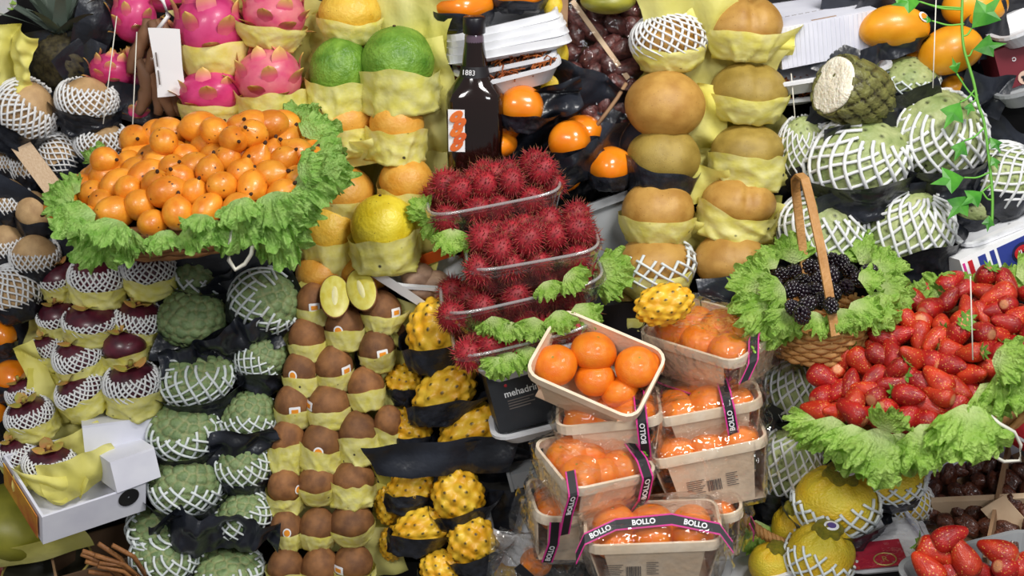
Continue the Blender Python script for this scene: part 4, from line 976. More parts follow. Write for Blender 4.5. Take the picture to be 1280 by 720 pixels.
tag(add('orange_card', MB().box(-.022, .022, -.001, .001, -.008, .008).mesh('orange_card', mat('orange_card', '#e0611c', rough=.5)), TRS(545, 320, .0, a=-18, t=40)), 'small orange card beside the third rambutan tray', 'card')

# ------------------------------------------------------------------ mamey stacks
MM = [  # kind, x, y, w, h, dz, a, net, nt, collar, cs, var, label
 ('mamey', 836, 50, 90, 66, .0, -4, 'hood', (-20, 0), 'y', 0, 0, 'netted orange mamey beside the date box, uppermost of its column'),
 ('mamey', 832, 131, 100, 86, .012, 4, None, 0, None, 0, 0, 'large round tan mamey without paper under the netted one'),
 ('mamey_olive', 830, 198, 92, 84, .004, 8, None, 0, 'b', 0, 0, 'round olive tan mamey with a black paper edge below'),
 ('mamey', 822, 263, 92, 76, .010, 0, None, 0, 'y', 1, 2, 'smooth tan mamey fourth down beside the grey crate'),
 ('mamey', 817, 330, 98, 70, .014, -6, 'low', (-10, -14), 'y', 2, 0, 'mamey in a pulled down white net above the pitaya'),
 ('mamey_olive', 790, 384, 66, 74, -.012, 0, None, 0, 'y', 1, 0, 'shaded mamey at the foot behind the punnet'),
 ('mamey', 930, 32, 96, 74, .006, 2, None, 0, 'yf', 0, 1, 'heart shaped tan mamey with a deep cleft'),
 ('mamey_olive', 936, 112, 96, 70, .0, 4, None, 0, 'y', 0, 1, 'brownish olive mamey with a shallow cleft under the heart shaped one'),
 ('mamey_olive', 935, 187, 90, 66, -.002, 0, None, 0, 'yw', 1, 0, 'olive mamey with a scar, third in the column by the cherimoyas'),
 ('mamey', 924, 252, 92, 64, .006, 8, None, 0, 'yw', 2, 1, 'orange brown mamey creased down the middle'),
 ('mamey', 912, 325, 92, 70, .014, -4, None, 0, None, 0, 2, 'brown mamey standing on black paper beside the lettuce'),
 ('mamey', 918, 4, 70, 40, -.03, 0, None, 0, 'y', 0, 0, 'mamey cut by the picture top behind the heart shaped one'),
]
for k, x, y, w, h, dz, a, n, nt, c, cs, vr, lb in MM:
    fruit(k, x, y, w, h, dz, lb, 'mamey', a=a, t=18, spin=0, var=vr, net=n, nt=nt or (0, 0), col=c, cs=cs, group='mameys in yellow paper')
for i, (x, y, w, h, dz, a, lb) in enumerate(((862, 12, 76, 34, .015, 8, 'yellow paper cap above the netted mamey'), (882, 165, 46, 110, -.01, 6, 'twisted yellow paper between the two mamey columns'), (860, 236, 130, 40, .02, -4, 'yellow paper fold under the olive mameys'),
                                             (975, 60, 34, 44, .02, -10, 'yellow paper wing beside the heart shaped mamey'), (965, 210, 40, 90, -.012, 4, 'yellow paper scrap near the left cherimoya'), (955, 290, 44, 90, -.018, 8, 'yellow paper beside the orange brown mamey'),
                                             (880, 300, 80, 60, .0, 10, 'yellow paper between the lowest mameys'), (880, 190, 200, 400, -.06, 0, 'yellow paper lining behind the mameys'))):
    sheet(x, y, w, h, dz, a, 'yellow_sheet', lb, 160 + i * 5, amp=.013, fr=38, yaw=random.uniform(-20, 20), t=28)
sheet(918, 362, 86, 42, .045, -4, 'black_sheet', 'crumpled black paper under the lowest brown mamey', 205, amp=.012, t=30, fr=40)

# ------------------------------------------------------------------ white lidded box, mangos, ivy at the top
wx = tag(add('lidded_box', None, TRS(1018, 42, -.045, a=-9, t=22) @ RZ(8)), 'white ribbed card box with a slotted lid behind the cut cherimoya', 'box')
add('box_body', MB().box(-.064, .064, -.05, .09, -.024, .028).mesh('box_body', G['white_card']), Matrix(), wx)
for q in range(22): add('rib', MB().box(-.062 + q * .0058, -.0605 + q * .0058, -.0506, -.05, -.022, .027).mesh('rib', G['white_card']), Matrix(), wx)
add('slot', MB().box(-.02, .012, -.0455, -.042, .028, .0284).mesh('slot', G['card_brown']), Matrix(), wx)
for q in range(12): add('dash', MB().box(-.055 + q * .009, -.049 + q * .009, .0, .0012, .028, .0283).mesh('dash', G['grey_print']), Matrix(), wx)
tag(add('foam_tray', tray_mesh('foam_tray', 'white_plastic', S(150), .13, .018), TRS(1022, 82, -.04, a=-9, t=24) @ T(0, 0, -.012)), 'white foam tray carrying the ribbed box', 'tray')
thread_tray(992, 122, -.04, -6, S(70), .06, .01, ('shallow tray of red threads beside the brownish olive mamey', 'dried dark red threads beside the brownish olive mamey'), 16, 80)
fruit('mango', 1117, 33, 56, 88, .0, 'orange mango with a round sticker beside the ribbed box', 'mango', a=86, t=2, spin=0, col=None, sticker=(-20, 50, 'o'))
fruit('mango', 1187, 62, 60, 82, .004, 'orange mango hanging behind the ivy', 'mango', a=70, t=8, spin=40)
fruit('mango', 1218, 4, 58, 82, -.012, 'orange mango at the picture top behind the ivy', 'mango', a=84, t=5, spin=20)
for x, y, w, lb in ((1092, 74, 26, 'small orange fruit tip between ribbed box and mango'), (1147, 76, 30, 'orange fruit tip between the two lower mangos'), (1192, 112, 34, 'orange fruit tip below the hanging mango')):
    fruit('mango', x, y, w, w, -.03, lb, 'fruit', name='orange_fruit')
for i, (x, y, w, h, dz, a, lb) in enumerate(((1120, 62, 100, 26, .01, -16, 'black paper cradle under the mango with a sticker'), (1100, 4, 60, 30, -.005, 10, 'black paper above the mango with a sticker'), (1235, 40, 60, 50, -.012, -30, 'black paper behind the ivy leaves'), (1230, 118, 60, 80, .012, 12, 'dark grey paper beside the hanging ivy'),
                                             (1160, 40, 260, 200, -.06, 0, 'black paper lining behind the mangos'), (1130, 260, 320, 260, -.062, 0, 'black paper lining behind the cherimoyas'))):
    sheet(x, y, w, h, dz, a, 'black_sheet', lb, 210 + i * 5, amp=.012, fr=36, t=34, yaw=random.uniform(-15, 15))
tag(add('foam_tray', tray_mesh('foam_tray', 'white_plastic', S(90), .08, .02), TRS(1285, 42, -.02, a=-24, t=20)), 'white tray edge at the top corner above the red box', 'tray')
rb = tag(add('red_box', None, TRS(1272, 72, -.03, a=-20, t=14)), 'dark red box with a small white ring and disc logo', 'box')
add('box_body', MB().box(-.035, .04, -.02, .03, -.03, .022).mesh('box_body', mat('box_red', '#6e1f2a', '#7a2733', rough=.5, rv=0)), Matrix(), rb)
u = np.linspace(0, 2 * PI, 17); add('ring_mark', MB().tube(np.stack([.0022 * np.cos(u), u * 0, .0022 * np.sin(u)], -1), .0006, 5, cap=False).mesh('ring_mark', G['white_print']), T(-.013, -.0205, .004), rb)
add('disc_mark', MB().lathe([(.001, 0), (.008, 0), (.0085, .0006)], 24).mesh('disc_mark', mat('disc_tan', '#d9b9a6', rough=.5)), T(-.006, -.0205, -.022) @ RX(90), rb)
add('bean_mark', ball('bean_mark', 'black_print', 8, 12), T(-.006, -.0215, -.022) @ RY(30) @ SCL(.002, .0006, .005), rb)
add('bean_mark', ball('bean_mark', 'black_print', 8, 12), T(-.006, -.0215, -.022) @ RY(-60) @ SCL(.002, .0006, .005), rb)
add('lettering', text_mesh('Ja', .012, 'white_print'), T(.010, -.0207, -.006) @ RX(90), rb)
tag(add('grey_tray', tray_mesh('grey_tray', 'grey_plastic', S(90), .07, .02), TRS(1290, 120, .0, a=-18, t=18)), 'grey tray edge below the red box', 'tray')
# ivy
IV = [(1203, -6), (1202, 30), (1204, 60), (1212, 85), (1218, 105), (1222, 130), (1230, 150), (1234, 180), (1238, 215), (1241, 245), (1240, 280)]
iv = tag(add('ivy_vine', None), 'trailing green ivy hanging before the mangos and cherimoyas', 'plant')
def vine(pts, r, dz=.08):
    pp = np.array([tuple(W(x, y, dz)) for x, y in pts]); n = len(pp); t = np.linspace(0, n - 1, n * 5)
    q = np.stack([np.interp(t, np.arange(n), pp[:, i]) for i in range(3)], -1); ker = np.ones(5) / 5
    q2 = q.copy(); 
    for i in range(3): q2[2:-2, i] = np.convolve(q[:, i], ker, 'valid')
    return MB().tube(q2, r, 6)
add('stem', vine(IV, .0017).mesh('stem', G['vine_green'], True), Matrix(), iv)
def ivy_leaf():
    pts = [(0, 0), (.28, -.22), (.55, -.38), (.6, -.12), (1.0, 0), (.6, .12), (.55, .38), (.28, .22)]
    o = [(.45, 0, .06)] + [(x, y, .10 * abs(y) - .08 * x * x) for x, y in pts]
    return mesh('leaf', o, [[0, i + 1, (i + 1) % 8 + 1] for i in range(8)], G['ivy'], False)
IVY = ivy_leaf()
for (x, y, lx, ly, sz, dr) in ((1203, 12, 1150, 2, 34, 262), (1203, 45, 1215, 35, 44, 40), (1205, 30, 1165, 26, 12, 280), (1208, 70, 1216, 62, 34, 80), (1203, 10, 1135, -2, 26, 275), (1220, 110, 1200, 128, 36, 215), (1222, 125, 1196, 92, 18, 340), (1230, 160, 1205, 176, 26, 210),
                               (1234, 180, 1238, 172, 20, 150), (1238, 215, 1205, 222, 40, 260), (1240, 230, 1210, 245, 36, 225), (1240, 250, 1228, 240, 30, 240), (1241, 270, 1236, 270, 18, 190), (1222, 118, 1214, 128, 16, 200), (1236, 200, 1240, 196, 16, 160)):
    lf = add('petiole', vine([(x, y), ((x + lx) / 2, (y + ly) / 2 + 4), (lx, ly)], .0011).mesh('petiole', G['vine_green'], True), Matrix(), iv)
    d = math.radians(dr); xx = CR * math.sin(d) * .9 + CU * math.cos(d) * .9 - CF * .3; xx.normalize(); n = -CF + CU * .3; n = n - xx * n.dot(xx); n.normalize()
    add('leaf', IVY, Matrix.Translation(W(lx, ly, .083)) @ Matrix((xx, n.cross(xx), n)).transposed().to_4x4() @ SCL(S(sz * 1.15)), lf)

# ------------------------------------------------------------------ cherimoyas
CH = [
 (1004, 190, 62, 90, -.010, -6, 'wide', (0, 10), 'b', 'narrow netted cherimoya beside the mamey column'),
 (1072, 198, 128, 104, .012, -14, 'wide', (34, 14), 'bw', 'big netted cherimoya, bare shoulder, under the cut one'),
 (1172, 172, 116, 112, .010, 6, 'wide', (-6, 22), 'bw', 'big round netted cherimoya behind the ivy leaf'),
 (1255, 222, 92, 82, -.006, 20, 'full', (30, 0), 'b', 'brownish netted cherimoya at the picture edge behind ivy'),
 (1218, 256, 70, 52, -.02, 0, None, 0, 'b', 'dusty brown cherimoya under the ivy tip'),
 (1030, 286, 108, 92, .0, 4, 'wide', (0, 10), 'b', 'netted cherimoya behind the blackberry basket handle'),
 (1134, 284, 110, 100, .014, -4, 'full', (10, 10), 'bw', 'round tightly netted cherimoya above the blackberries'),
 (1135, 98, 74, 50, -.016, 0, 'low', (0, 0), 'b', 'pale green cherimoya behind the cut one'),
 (1098, 88, 44, 40, -.035, 0, None, 0, None, 'green cherimoya tip behind the cut one'),
 (992, 492, 78, 104, .03, -8, 'wide', (20, 0), 'bf', 'netted cherimoya below the blackberry basket'),
 (984, 584, 86, 98, .04, -8, 'wide', (20, -10), 'bw', 'netted cherimoya above the gold wicker, lower of two'),
]
for x, y, w, h, dz, a, n, nt, c, lb in CH:
    fruit('cherimoya', x, y, w, h, dz, lb, 'cherimoya', a=a, t=26, net=n, nt=nt or (0, 0), col=c, cs=0, group='netted cherimoyas')
# the cut one
cc = tag(add('cut_cherimoya', None, TRS(1062, 114, .045, a=104, t=-26)), 'cut cherimoya with white flesh on a black paper tray', 'cherimoya')
def f_cut(d, th, ph):
    p, k = f_scaled(6, 80, .09)(d, th, ph); fl = p[:, 2] < -.42 + .06 * sn(d, 4, 3)
    p[:, 2] = np.where(fl, -.42 + .06 * sn(d, 4, 3), p[:, 2]); return p, k
add('rind', ball('rind', 'cherimoya_old', 56, 80, f_cut), SCL(S(40), S(42), S(64)), cc)
d_c, f_c, th_c, ph_c = sphere_dirs(14, 40)
add('flesh', mesh('flesh', np.stack([d_c[:, 0] * .90 * (1 + .04 * np.sin(ph_c * 3)), d_c[:, 1] * .90, -.40 + d_c[:, 2] * .10 + .02 * sn(d_c, 5, 8)], -1), f_c, G['cherimoya_flesh']), SCL(S(40), S(42), S(64)), cc)
bp = [(1025, 52, -.012), (1040, 50, -.012)]
for i, (x, y, w, h, dz, a, t, lb) in enumerate(((1042, 72, 54, 40, .0, 20, 5, 'black paper corner standing behind the cut cherimoya'), (1140, 126, 100, 30, .045, -32, 40, 'stiff black paper edge slanting beside the cut cherimoya'), (1075, 158, 90, 20, .05, -10, 50, 'black paper under the cut cherimoya'),
                                                (1090, 258, 130, 50, .045, -10, 30, 'shiny black paper between the big netted cherimoyas'), (1190, 232, 100, 40, .02, -14, 34, 'black paper below the round netted cherimoya'), (1155, 335, 140, 36, .03, -8, 34, 'black paper below the tightly netted cherimoya'), (978, 535, 60, 40, .06, 30, 30, 'black paper between the two lower cherimoyas'))):
    sheet(x, y, w, h, dz, a, 'black_sheet', lb, 250 + i * 5, amp=.009, fr=30, t=t)
# printed carton with white foam edge behind the strawberries
pc = tag(add('printed_carton', None, TRS(1238, 316, .05, a=-22, t=14) @ RZ(8)), 'red white and blue printed carton behind the strawberry lettuce', 'box')
add('carton_body', MB().box(-.045, .06, -.01, .03, -.04, .012).mesh('carton_body', G['white_print']), Matrix(), pc)
for x0, x1, m in ((-.043, -.040, 'pink_print'), (-.036, -.030, 'red_print'), (-.022, -.012, 'blue_print'), (-.006, .0, 'blue_print'), (.004, .056, 'blue_print')):
    add('printed_stripe', MB().box(x0, x1, -.0108, -.0102, -.038, .006).mesh('printed_stripe', G[m]), Matrix(), pc)
add('oval_mark', MB().lathe([(.001, 0), (.0125, 0), (.0128, .0005)], 28).mesh('oval_mark', mat('navy', '#1c1f4a', rough=.5)), T(.034, -.0112, -.012) @ RX(90) @ SCL(1.15, .95, 1), pc)
ov = add('oval_mark', MB().lathe([(.001, 0), (.0098, 0), (.0102, .0005)], 28).mesh('oval_mark', G['red_print']), T(.034, -.0118, -.012) @ RX(90) @ SCL(1.15, .9, 1), pc)
add('lettering', text_mesh('ILL', .0105, 'white_print', bold=.0002), T(.034, -.0128, -.012) @ RX(90), pc)
tag(add('foam_tray', tray_mesh('foam_tray', 'white_plastic', S(140, .03), .07, .014), TRS(1262, 280, .012, a=-22, t=24)), 'white foam tray rim on the printed carton', 'tray')

# ------------------------------------------------------------------ ray helper
def on_plane(px, py, M, zoff=0.0):
    o = M.to_translation() + M.col[2].xyz.normalized() * zoff; n = M.col[2].xyz.normalized(); d = W(px, py) - CAM
    return CAM + d * ((o - CAM).dot(n) / d.dot(n))

# ------------------------------------------------------------------ blackberry basket
BBM = Matrix.Translation(W(1024, 388, .10)) @ FR(-5, 24)
bb = tag(add('wicker_basket', None, BBM), 'small woven basket with a tall handle holding blackberries', 'basket')
for q in range(7):
    r = .054 + .0012 * q; u = np.linspace(0, 2 * PI, 129); wob = .0018 * np.cos(u * 16 + q * PI)
    add('weaver', MB().tube(np.stack([(r + wob) * np.cos(u), (r + wob) * np.sin(u), u * 0 - .042 + q * .0062], -1), .0036, 6, flat=1.0, cap=False).mesh('weaver', G['wicker'], True), Matrix(), bb)
for q in range(32):
    a = q * 2 * PI / 32; add('stake', MB().tube([(.0545 * math.cos(a), .0545 * math.sin(a), -.045), (.062 * math.cos(a), .062 * math.sin(a), .002)], .002, 5).mesh('stake', G['wicker'], True), Matrix(), bb)
add('bottom', MB().lathe([(.001, -.046), (.053, -.046), (.053, -.042), (.001, -.042)], 32).mesh('bottom', G['wicker']), Matrix(), bb)
iM = BBM.inverted()
hp = [W(x, y, d) for x, y, d in ((1008, 345, .055), (1004, 318, .055), (999, 275, .062), (995, 240, .075), (994, 224, .088), (999, 218, .10), (1006, 224, .115), (1014, 255, .13), (1026, 310, .15), (1036, 365, .165), (1044, 420, .172))]
hp = np.array([tuple(iM @ p) for p in hp]); t_ = np.linspace(0, 10, 41); hp = np.stack([np.interp(t_, np.arange(11), hp[:, i]) for i in range(3)], -1)
def strip(pts, wid, th, side):
    side = np.array(side) / np.linalg.norm(side); tg = np.gradient(pts, axis=0); tg /= np.linalg.norm(tg, axis=1)[:, None]; nn = np.cross(tg, side); nn /= np.linalg.norm(nn, axis=1)[:, None]
    v = np.stack([pts + side * wid / 2 + nn * th / 2, pts - side * wid / 2 + nn * th / 2, pts - side * wid / 2 - nn * th / 2, pts + side * wid / 2 - nn * th / 2], 1).reshape(-1, 3); n = len(pts)
    return v, [[i * 4 + j, i * 4 + (j + 1) % 4, i * 4 + 4 + (j + 1) % 4, i * 4 + 4 + j] for i in range(n - 1) for j in range(4)] + [[0, 1, 2, 3], [n * 4 - 1, n * 4 - 2, n * 4 - 3, n * 4 - 4]]
v, f = strip(hp, .0105, .003, (1, .25, 0)); add('handle', mesh('handle', v, f, G['wicker'], False), Matrix(), bb)
for i, (x, y) in enumerate(pile([(958, 352), (975, 340), (1005, 332), (1035, 322), (1085, 338), (1088, 348), (1060, 358), (1045, 380), (1005, 395), (985, 385), (962, 372)], 13.5, 3)):
    r = random.Random(i); p = on_plane(x, y, BBM, .030 + r.uniform(-.004, .006)); s = r.uniform(.0086, .0102)
    M = Matrix.Translation(p) @ RZ(r.uniform(0, 360)) @ RX(r.uniform(20, 120)) @ SCL(s, s, s * 1.25)
    tag(add('blackberry', BLACKB[i % 2], M), 'shiny blackberry heaped in the lettuce of the handled basket', 'blackberry', 'blackberries in the basket')
for i, (x, y, sz, dz, dr, tp) in enumerate(((970, 350, 48, .10, 275, 5), (975, 340, 44, .08, 300, 0), (995, 335, 40, .06, 340, 0), (1070, 335, 48, .05, 20, 0), (1040, 330, 44, .05, 10, 0), (1085, 345, 48, .08, 60, 0), (1088, 360, 46, .11, 90, 5), (1075, 372, 50, .14, 120, 22), (1060, 378, 46, .15, 150, 30),
                                            (975, 378, 52, .14, 225, 25), (960, 365, 46, .12, 260, 15), (990, 385, 44, .155, 200, 30), (1020, 388, 44, .16, 185, 34), (1045, 384, 44, .16, 160, 36), (985, 362, 34, .14, 240, 30), (1068, 352, 40, .13, 80, 20))):
    lettuce(1024 + (x - 1024) * 1.1, 375 + (y - 375) * 1.12, sz * .82, dz, dr, tp, 'frilly bright lettuce leaf lining the blackberry basket', 'lettuce round the blackberries', 'l', var=i % 4, roll=random.uniform(-20, 20))

# ------------------------------------------------------------------ strawberries
SBM = Matrix.Translation(W(1165, 465, .15)) @ FR(-22, 46)
sb = tag(add('strawberry_basket', None, SBM), 'shallow tilted wicker tray under the strawberry heap', 'basket')
add('bottom', MB().lathe([(.001, -.05), (1, -.05), (1, -.046), (.001, -.046)], 40).mesh('bottom', G['wicker']), SCL(.125, .085, 1), sb)
for q in range(5):
    u = np.linspace(0, 2 * PI, 97); wob = .0016 * np.cos(u * 20 + q * PI)
    add('weaver', MB().tube(np.stack([(.125 + .003 * q + wob) * np.cos(u), (.085 + .003 * q + wob) * np.sin(u), u * 0 - .046 + q * .0066], -1), .0038, 6, cap=False).mesh('weaver', G['wicker'], True), Matrix(), sb)
def strawberry(p, r, label, group, sc=(.0135, .0185)):
    s = r.uniform(*sc); ax = Vector((r.uniform(-1, 1), r.uniform(-1, .6), r.uniform(-.7, .7))).normalized()
    M = Matrix.Translation(p) @ ax.to_track_quat('Z', 'Y').to_matrix().to_4x4() @ RZ(r.uniform(0, 360)) @ SCL(s * .88, s * .88, s * 1.12)
    o = tag(add('strawberry', K['strawberry'][r.randrange(3)], M), label, 'strawberry', group)
    if r.random() < .45: add('calyx', STRAW_CALYX, Matrix(), o)
SP = [(1012, 505), (1030, 470), (1075, 430), (1110, 400), (1140, 370), (1185, 350), (1240, 345), (1292, 360), (1292, 450), (1240, 462), (1215, 500), (1180, 520), (1120, 550), (1105, 530), (1060, 520), (1030, 525)]
for i, (x, y) in enumerate(pile(SP, 17, 8, 14000)):
    r = random.Random(100 + i); mid = 1 - min(1, (abs(x - 1170) / 170) ** 2 + (abs(y - (450 - (x - 1165) * .35)) / 90) ** 2)
    strawberry(on_plane(x, y, SBM, .002 + .03 * max(0, mid) + r.uniform(-.008, .008)), r, 'ripe red strawberry in the big lettuce ringed heap', 'strawberries in the big heap')
for i, (x, y) in enumerate(pile([(1020, 500), (1080, 440), (1150, 385), (1290, 370), (1290, 440), (1200, 490), (1110, 530)], 30, 18, 4000)):
    r = random.Random(400 + i); strawberry(on_plane(x, y, SBM, -.022), r, 'strawberry in the lower layer of the big heap', 'strawberries under the big heap')
for i, (x, y, sz, dz, dr, tp) in enumerate(((1040, 520, 52, .21, 205, 15), (1020, 525, 44, .20, 240, 10), (1065, 530, 56, .22, 195, 20), (1095, 535, 56, .225, 185, 20), (1125, 540, 54, .225, 180, 20), (1150, 530, 56, .23, 170, 22), (1180, 518, 58, .23, 165, 24), (1205, 505, 58, .23, 155, 26), (1225, 480, 56, .22, 140, 24), (1250, 460, 52, .22, 150, 26), (1270, 448, 50, .22, 160, 30), (1240, 450, 40, .235, 110, 40),
                                            (1205, 368, 28, .09, 345, 0), (1228, 364, 26, .09, 15, 0), (1258, 366, 28, .09, 20, 0), (1284, 362, 34, .09, 60, 0), (1180, 372, 30, .09, 330, 0), (1150, 384, 24, .09, 330, 0), (1106, 540, 36, .235, 20, 40), (1270, 470, 50, .21, 120, 20), (1075, 425, 22, .12, 300, 10), (1215, 515, 50, .22, 180, 20), (1085, 545, 48, .22, 200, 14), (1270, 345, 40, .09, 90, 20))):
    lettuce(x, y, sz, dz, dr, tp, 'frilly lettuce leaf around the big strawberry heap', 'lettuce round the strawberries', 'l', var=i % 4, roll=random.uniform(-20, 20))
tag(add('cord_loop', MB().tube([tuple(W(x, y, d)) for x, y, d in ((1238, 520, .235), (1250, 530, .24), (1268, 540, .24), (1276, 556, .235), (1275, 576, .23), (1255, 577, .23), (1238, 568, .23), (1232, 558, .22))], .002, 6).mesh('string_handle', G['string'], True)), 'white cord loop below the strawberry lettuce', 'string')
pl = tag(add('red_plate', None, TRS(1285, 540, .10, a=22, t=24)), 'red dish with a white rim behind the cord loop', 'plate')
add('dish', MB().lathe([(.001, -.012), (.03, -.012), (.046, .004), (.044, .006), (.03, -.008), (.001, -.008)], 40).mesh('dish', G['red_print'], True), Matrix(), pl)
u = np.linspace(0, 2 * PI, 49); add('rim', MB().tube(np.stack([.046 * np.cos(u), .046 * np.sin(u), u * 0 + .005], -1), .002, 6, cap=False).mesh('rim', G['white_print'], True), Matrix(), pl)
for x, y, lb, g, sc in ((1172, 676, 'strawberry with a pale tip, front of the lower punnet', None, 1), ):
    pass
LS = [(1170, 690), (1186, 672), (1205, 698), (1183, 712), (1248, 690), (1262, 712), (1225, 716), (1278, 706), (1160, 712)]
for i, (x, y) in enumerate(LS):
    strawberry(W(x, y, .20 + .006 * (i % 3)), random.Random(900 + i), 'large strawberry in the grey punnet at the bottom edge', 'strawberries at the bottom edge', (.0170, .0200))
tag(add('white_tray', tray_mesh('white_tray', 'grey_plastic', S(170, .19), .08, .03), TRS(1225, 735, .18, a=-14, t=24)), 'pale grey punnet under the lowest strawberries', 'punnet')

# ------------------------------------------------------------------ lower date box
lb_ = tag(add('date_tray', None, TRS(1222, 632, .10, a=-24, t=36)), 'cardboard tray of dark dates with crossing dividers below the strawberries', 'box')
add('bottom', MB().box(-.075, .09, -.07, .07, -.03, -.027).mesh('bottom', G['card_brown']), Matrix(), lb_)
for nm, b in (('side_panel', (-.078, -.075, -.07, .07, -.03, .012)), ('side_panel', (-.075, .09, .07, .073, -.03, .012))):
    add(nm, MB().box(*b).mesh(nm, G['white_card']), Matrix(), lb_)
add('divider', MB().box(-.004, .004, -.11, .06, -.02, .008).mesh('divider', G['card_tan']), T(.01, .0, 0) @ RZ(62), lb_)
add('divider', MB().box(-.002, .002, -.085, .085, -.022, .010).mesh('divider', G['card_brown']), T(.02, -.01, 0) @ RZ(-38), lb_)
LBM = lb_.matrix_basis
for i, (x, y) in enumerate(pile([(1162, 590), (1215, 575), (1290, 590), (1290, 690), (1215, 665), (1165, 650)], 17, 21)):
    r = random.Random(i); M = Matrix.Translation(on_plane(x, y, LBM, -.010 + r.uniform(-.006, .004))) @ FR(r.uniform(0, 180), r.uniform(-30, 30)) @ SCL(.0105, .0105, .0145)
    tag(add('date', K['raisin'][i % 3], M), 'glossy black date in the divided tray below the strawberries', 'date', 'dates in the divided tray')
cardflap = tag(add('cardboard_flap', MB().box(-.03, .02, -.001, .001, -.016, .016).mesh('cardboard_flap', G['card_tan']), TRS(1262, 652, .125, a=48, t=30)), 'tan cardboard flap lying over the lower dates', 'cardboard')

# ------------------------------------------------------------------ ugli fruits
UG = [
 (1046, 626, 104, 84, .09, 0, 'low', (0, 0), 'bw', True, 'knobby yellow ugli fruit with a sticker on its green neck'),
 (1026, 694, 84, 84, .12, 4, 'low', (8, 0), None, True, 'yellow ugli fruit with a sticker low in front of the red packet'),
 (994, 660, 58, 66, .07, -14, None, 0, 'b', False, 'bare yellow ugli fruit beside the lettuce scrap'),
 (965, 706, 58, 56, .10, 8, None, 0, None, False, 'bare ugli fruit with a big green neck on the white tray'),
 (1106, 596, 96, 56, .07, 0, 'low', (0, 0), 'b', False, 'netted ugli fruit under the strawberry lettuce'),
 (1136, 628, 58, 56, .06, 0, 'full', (0, 0), 'b', False, 'small fully netted ugli fruit beside the date tray'),
]
for x, y, w, h, dz, a, n, nt, c, stk, lb in UG:
    o = fruit('ugli', x, y, w, h, dz, lb, 'ugli fruit', a=a, t=26, spin=0, net=n, nt=nt or (0, 0), col=c, cs=0, group='ugli fruits')
    nk = add('neck', mesh('neck', (lambda d, f, th, ph: np.stack([d[:, 0] * (1 + .10 * np.cos(ph * 6)), d[:, 1] * (1 + .10 * np.cos(ph * 6)), d[:, 2]], -1))(*sphere_dirs(12, 36)), sphere_dirs(12, 36)[1], G['ugli_neck']), T(.06, 0, .93) @ SCL(.45, .45, .30), o)
    if stk:
        s = add('sticker', MB().lathe([(.001, .012), (.9, .0), (1, -.05)], 20).mesh('sticker', G['white_print'], True), T(.1, -.35, .90) @ RX(22) @ SCL(.5, .42, 1), nk)
        add('sticker_print', MB().lathe([(.001, .012), (.6, .012)], 16).mesh('sticker_print', mat('sticker_violet', '#5a4a8a', rough=.5) if 'sticker_violet' not in MATS else MATS['sticker_violet'], True), T(0, 0, .03), s)
gw = tag(add('gold_wicker', None, TRS(965, 640, .055, a=28, t=30)), 'golden plaited wicker rim below the lower cherimoya', 'basket')
for q in range(3):
    u = np.linspace(-1.3, 1.3, 70); add('rod', MB().tube(np.stack([.06 * np.sin(u), -.05 * np.cos(u) + .004 * np.cos(u * 22 + q * 2.1), .004 * np.sin(u * 22 + q * 2.1)], -1), .003, 6).mesh('rod', G['wicker'], True), Matrix(), gw)
lettuce(945, 650, 34, .06, 190, 20, 'green lettuce scrap on the white tray beside the ugli fruits', None, 'l', 2)
tag(add('foam_tray', tray_mesh('foam_tray', 'white_plastic', S(150, .08), .09, .022), TRS(950, 712, .075, a=-14, t=24)), 'white foam tray edge under the ugli fruits', 'tray')
rp = tag(add('red_packet', None, TRS(1106, 684, .115, a=-6, t=34)), 'white film wrapped tray with a red card and gold ring emblem', 'packet')
add('tray_body', tray_mesh('tray_body', 'white_plastic', .10, .075, .02), T(0, .012, -.022), rp)
rc = add('red_card', MB().box(-.043, .018, -.028, .012, -.0005, .0012).mesh('red_card', mat('packet_red', '#b0203a', '#b9263f', rough=.4, rv=0)), T(0, -.004, .002), rp)
u = np.linspace(0, 2 * PI, 33); add('gold_ring', MB().tube(np.stack([.0125 * np.cos(u), .0095 * np.sin(u), u * 0], -1), .0009, 5, cap=False).mesh('gold_ring', MATS['gold_rim'], True), T(-.006, -.018, .0018), rc)
add('gold_mark', text_mesh('R', .012, 'gold_rim'), T(-.006, -.018, .0018), rc)
add('white_sheet', MB().box(-.048, .048, -.02, .046, -.001, .0005).mesh('white_sheet', G['white_print']), Matrix(), rp)
add('clear_film', sheet_mesh('clear_film', 12, 'cling_film', .105, .09, .004, fr=60), T(0, .01, .010) @ RX(-90), rp)

